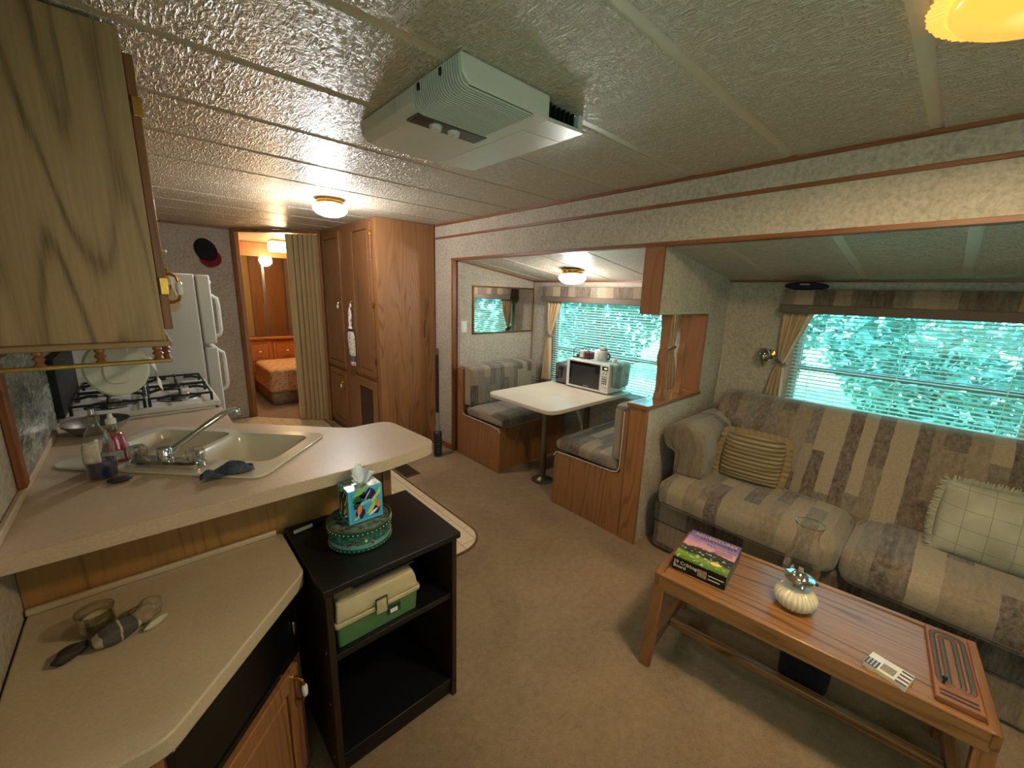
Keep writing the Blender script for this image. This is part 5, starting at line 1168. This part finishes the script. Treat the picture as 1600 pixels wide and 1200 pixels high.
# marker and spectacles case
pn=thing('marker_pen','black marker pen with white label lying on the bookcase','pen',(0.318,1.30,0.6555))
MB().tube([(0.272,1.293,0.6625),(0.330,1.302,0.6625)],0.0062,12).build('barrel',plain('pen_label','#c9c6bb',0.4),pn)
MB().tube([(0.3305,1.302,0.6625),(0.334,1.3025,0.6625),(0.362,1.3065,0.6625),(0.365,1.307,0.6625)],[0.0062,0.0066,0.0066,0.004],12).build('cap',BLACKP,pn)
MB().tube([(0.268,1.2925,0.6625),(0.2718,1.293,0.6625)],0.0060,12).build('end_plug',BLACKP,pn)
# ================================================================== floor register and dust mop by the wardrobe
fv=thing('floor_vent','brown metal floor vent set in the carpet','vent',(1.435,2.80,0))
MB().box(1.372,1.498,2.67,2.93,0.0002,0.004).build('plate',plain('vent_brown','#54442f',0.5,0.3),fv,bevel=0.001)
for i in range(14): MB().box(1.385,1.485,2.688+i*0.0165,2.696+i*0.0165,0.004,0.0055).build('slat',plain('vent_dark%d'%i,'#2f261b',0.5,0.3),fv)
br=thing('collapsible_mop','black handled mop with ribbed foot standing by the wardrobe','mop',(1.795,2.90,0))
bx,by=1.800,2.90
MB().lathe([(0.0,0.002)]+[(0.037 if i%2 else 0.031,0.002+i*0.0105) for i in range(1,22)]+[(0.026,0.232),(0.0,0.232)],(bx,by),20).build('ribbed_foot',BLACKP,br,smooth=0)
MB().lathe([(0.024,0.233),(0.027,0.26),(0.017,0.30),(0.016,0.40),(0.0,0.401)],(bx,by),16).build('collar',GREY,br)
MB().tube([(bx,by,0.401),(bx+0.004,by+0.004,0.90)],0.0135,12).build('handle',BLACKM,br)
MB().lathe([(0.013,0.9),(0.015,0.905),(0.015,0.955),(0.0,0.96)],(bx+0.004,by+0.004),12).build('grip_end',plain('grip_brown','#6e4a2c',0.5),br)
MB().tube([(1.855,3.185,1.02),(1.849,3.18,1.06),(1.850,3.18,1.12),(1.862,3.185,1.17)],0.004,6).build('wall_hook',BLACKP,br)
# ================================================================== air conditioner
ACW=plain('ac_white','#cdd1c8',0.35,var=0.02); ACG=plain('ac_rib','#c3c9c2',0.4,var=0.02)
a=thing('ceiling_air_conditioner','white ribbed air conditioner shroud on the ceiling','air conditioner',(0.89,1.2,1.915))
AX0,AX1,AY0,AY1,AZ=0.635,1.150,0.905,1.500,1.912; AT=1.9755
prof=rpoly([(AX0,AT),(AX0+0.004,AZ+0.022),(AX0+0.026,AZ),(0.945,AZ),(0.945,AT)],[0,0.02,0.02,0,0],5)
MB().prism(prof,AY0,AY1-0.0,'Y').build('shroud',ACW,a,bevel=0.004)
pr2=rpoly([(0.9455,AT),(0.9455,AZ),(1.125,AZ+0.010),(AX1,AZ+0.040),(AX1,AT)],[0,0,0.03,0.01,0],5)
MB().prism(pr2,1.02,AY1,'Y').build('end_shroud',ACW,a,bevel=0.0008)
pr3=[(0.9455,AZ+0.014),(0.9455,AT),(1.10,AT),(1.10,AZ+0.022)]
v_=MB().prism(pr3,0.955,1.0195,'Y').build('air_outlet',BLACKP,a)
for i in range(7): MB().prism([(0.952+i*0.021,AZ+0.016),(0.956+i*0.021,AZ+0.016),(0.956+i*0.021,AT-0.003),(0.952+i*0.021,AT-0.003)],0.930,0.955,'Y').build('louvre',BLACKM,v_)
MB().prism([(0.9455,AZ+0.002),(0.9455,AZ+0.013),(1.118,AZ+0.020),(1.118,AZ+0.010)],0.915,1.0195,'Y').build('outlet_lip',ACW,a,bevel=0.002)
MB().prism([(1.101,AZ+0.022),(1.101,AT),(1.120,AT),(1.120,AZ+0.022)],0.925,1.0195,'Y').build('outlet_cheek',ACW,a,bevel=0.002)
MB().box(AX0+0.03,0.884,AY0+0.004,1.138,AZ-0.0012,AZ+0.001).build('grille_gap_shade',plain('ac_shadow_grey','#2f3833',0.7),a)  # dark plate added to paint the shade in the gaps between ribs
rp=[(AX0-0.002,AT-0.006),(AX0+0.001,AZ+0.022),(AX0+0.006,AZ+0.008),(AX0+0.014,AZ+0.001),(AX0+0.028,AZ-0.0036),(0.885,AZ-0.0036)]
first=None
for i in range(27):
    y=AY0+0.007+i*0.0105
    if y>1.138: break
    if first is None: first=MB().tube([(x,y,z) for x,z in rp],0.0029,6).build('grille_rib',ACG,a); fy=y
    else: share(first,a,(0,y-fy,0))
cpn=MB().box(0.655,0.905,1.145,1.212,AZ-0.004,AZ+0.001).build('control_panel',plain('ac_grey','#3f4640',0.35),a,bevel=0.001)
MB().box(0.662,0.712,1.153,1.203,AZ-0.0048,AZ-0.0039).build('control_label',plain('ac_dark','#161a17',0.3),cpn)
for x in (0.735,0.800):
    kb=MB().lathe([(0.0,AZ-0.016),(0.017,AZ-0.015),(0.020,AZ-0.004),(0.020,AZ-0.0039)],(x,1.178),20).build('knob',WHITEP,cpn)
    MB().box(x-0.002,x+0.002,1.166,1.190,AZ-0.0185,AZ-0.0155).build('knob_fin',WHITEP,kb,bevel=0.001)
MB().box(0.845,0.885,1.172,1.184,AZ-0.0046,AZ-0.0039).build('maker_plate',plain('ac_plate','#5a625b',0.4),cpn)
for y in (0.99,1.10):
    cp_=MB().box(AX0-0.006,AX0+0.002,y-0.006,y+0.006,1.948,1.966).build('clip',BLACKP,a,bevel=0.002)
for i in range(2): MB().box(AX0-0.002,AX0+0.001,1.225+0.02*i,1.229+0.02*i,AZ+0.02,AT-0.012).build('vent_slot',ACG,a)
# ================================================================== ceiling lamps
def point(name,loc,power,color,r):
    l=bpy.data.lights.new(name,'POINT'); l.energy=power; l.color=color; l.shadow_soft_size=r
    o=bpy.data.objects.new(name,l); COL.objects.link(o); o.location=loc; return o
def ribglass(name,e,col):
    t=T(name); v=t.co(); tr=t.n('BsdfTranslucent',{'Color':(1,1,1,1)}).outputs[0]; gl=t.n('BsdfTransparent',{'Color':(0.95,0.95,0.95,1)}).outputs[0]
    em=t.n('Emission',{'Color':col,'Strength':e}).outputs[0]
    gs=t.n('BsdfGlossy',{'Roughness':0.1}).outputs[0]
    m1=t.n('MixShader',{0:0.75,1:em,2:gl}).outputs[0]; return t.surf(t.n('MixShader',{0:0.1,1:m1,2:gs}).outputs[0])
def dome_lamp(label,c,zt,r,power,col,tilt=0.0):
    L=thing('ceiling_lamp',label,'lamp',(c[0],c[1],zt-0.10),ry=0)
    MB().lathe([(0.0,zt),(0.082*r/0.1,zt),(0.083*r/0.1,zt-0.006),(0.074*r/0.1,zt-0.010),(0.074*r/0.1,zt-0.018),(0.078*r/0.1,zt-0.022),(0.080*r/0.1,zt-0.030),(0.070*r/0.1,zt-0.034),(0,zt-0.034)],c,30).build('brass_ring',BRASS,L)
    MB().lathe([(0.070*r/0.1,zt-0.034),(0.092*r/0.1,zt-0.044),(r,zt-0.058),(0.096*r/0.1,zt-0.072),(0.078*r/0.1,zt-0.092),(0.045*r/0.1,zt-0.106),(0.0,zt-0.110)],c,60,mod=lambda t,z:1+0.012*math.cos(30*t)).build('glass_bowl',ribglass('ribbed_lamp_glass_%.0f'%(c[0]*100),5.0,col),L,smooth=60)
    MB().ell((c[0],c[1],zt-0.062),(0.020,0.020,0.024),14,10).build('bulb',glow('bulb_%.0f'%(c[0]*100),col,30.0),L)
    p=point('lamp_light',(c[0],c[1],zt-0.128),power,col[:3],0.06); return L
dome_lamp('lit glass dome lamp on the ceiling near the wardrobe',(0.99,2.86),1.9755,0.105,22,(1.0,0.96,0.93,1))
dome_lamp('lit glass dome lamp above the dinette table',(2.46,2.04),slope(2.46)-0.004,0.105,13,(1.0,0.95,0.90,1))
# amber lamp with scalloped rim
am=thing('amber_ceiling_lamp','glowing amber ceiling lamp with a scalloped rim near the photographer','lamp',(1.20,-0.03,1.93)); AC_=(1.20,-0.03)
AMB=T('amber_glass'); nz=AMB.noise(AMB.co(),20,3)
AMB=AMB.bsdf(C('#d8941f'),0.25,0,None,0.5,0.3,0,(1.0,0.52,0.08,1),0.95)
MB().lathe([(0.0,1.9755),(0.150,1.9755),(0.152,1.968),(0.0,1.968)],AC_,40).build('ceiling_plate',BRASS,am)
MB().lathe([(0.152,1.966),(0.182,1.956),(0.180,1.952),(0.150,1.958)],AC_,192,mod=lambda t,z:1+(0.035*(((t*36/math.pi)%1.0)-0.5) if z<1.96 else 0)).build('scalloped_rim',AMB,am,smooth=0)
MB().lathe([(0.152,1.962),(0.155,1.945),(0.140,1.930),(0.105,1.924),(0.098,1.916),(0.05,1.906),(0.0,1.904)],AC_,48).build('amber_bowl',AMB,am,smooth=60)
al=bpy.data.lights.new('amber_light','AREA'); al.shape='DISK'; al.size=0.26; al.energy=15; al.color=(1.0,0.74,0.44)
ao=bpy.data.objects.new('amber_light',al); COL.objects.link(ao); ao.location=(1.20,-0.03,1.895)
point('bedroom_light',(1.42,5.85,1.78),28,(1.0,0.62,0.30),0.08)
# ================================================================== outside
def grass():
    t=T('lawn'); v=t.co(); return t.bsdf(t.ramp(t.noise(v,1.2,5,0.7),[(0.35,C('#6f9a68')),(0.65,C('#a3c496'))]),0.95)
struct('ground',MB().box(-40,40,-40,45,-0.95,-0.80),grass(),'lawn outside the trailer','ground')
def leafmat(name,a,b):
    t=T(name); v=t.co(); c=t.ramp(t.noise(v,4,4,0.7),[(0.35,C(a)),(0.65,C(b))])
    d=t.n('BsdfDiffuse',{'Color':c}).outputs[0]; tr=t.n('BsdfTranslucent',{'Color':c}).outputs[0]
    return t.surf(t.n('MixShader',{0:0.35,1:d,2:tr}).outputs[0])
LM=[leafmat('leaf_mid','#425f58','#739188'),leafmat('leaf_pale','#56746c','#87a59c'),leafmat('leaf_deep','#36504a','#5e7e74')]
BARK=plain('bark','#5b4a38',0.9,var=0.3)
def tree(x,y,h,r,seed,label,k):
    rnd=random.Random(seed); o=thing('leafy_tree',label,'tree',(x,y,-0.80),group='trees outside the windows')
    MB().tube([(x,y,-0.8),(x+0.05,y-0.03,0.2),(x-0.04,y+0.05,h*0.6)],[0.12,0.10,0.05],8).build('trunk',BARK,o)
    m=MB()
    for i in range(5000):
        u=rnd.random(); th=rnd.uniform(0,6.283); zc=rnd.uniform(-1,1); rr=(u**0.4)*math.sqrt(max(0,1-zc*zc))
        c=Vector((x+r*rr*math.cos(th),y+r*rr*math.sin(th),h*0.5-0.1+zc*h*0.55))
        s=rnd.uniform(0.05,0.10); a=Vector((rnd.gauss(0,1),rnd.gauss(0,1),rnd.gauss(0,0.6))).normalized()*s; b=Vector((rnd.gauss(0,1),rnd.gauss(0,1),rnd.gauss(0,1))).normalized()*s*0.6
        m.add([tuple(c-a),tuple(c+b),tuple(c+a),tuple(c-b)],[(0,1,2,3)])
    f=m.build('crown',LM[k],o,smooth=0); f['kind']='stuff'
for i,(x,y,h,r,l,k) in enumerate(((7.0,5.0,3.2,1.22,'broad leafy tree seen through the left of the dinette window',0),(7.2,2.5,3.0,1.22,'pale leafy tree seen through the middle of the dinette window',1),(6.9,0.0,2.8,1.22,'leafy tree in the middle of the sofa window',0),(7.1,-2.5,3.2,1.22,'deep green tree at the right of the sofa window',2),(6.9,-5.0,3.2,1.22,'leafy tree beyond the right end of the sofa window',1),(11.4,8.6,4.4,1.9,'deep green tree far left behind the dinette blind',2),(11.2,0.8,4.4,1.9,'tall pale tree standing behind the others',1),(11.3,4.7,4.4,1.9,'tall deep green tree behind the dinette trees',2),(11.2,-3.1,4.4,1.9,'tall leafy tree far behind the sofa window',0))):
    tree(x,y,h,r,100+i,l,k)
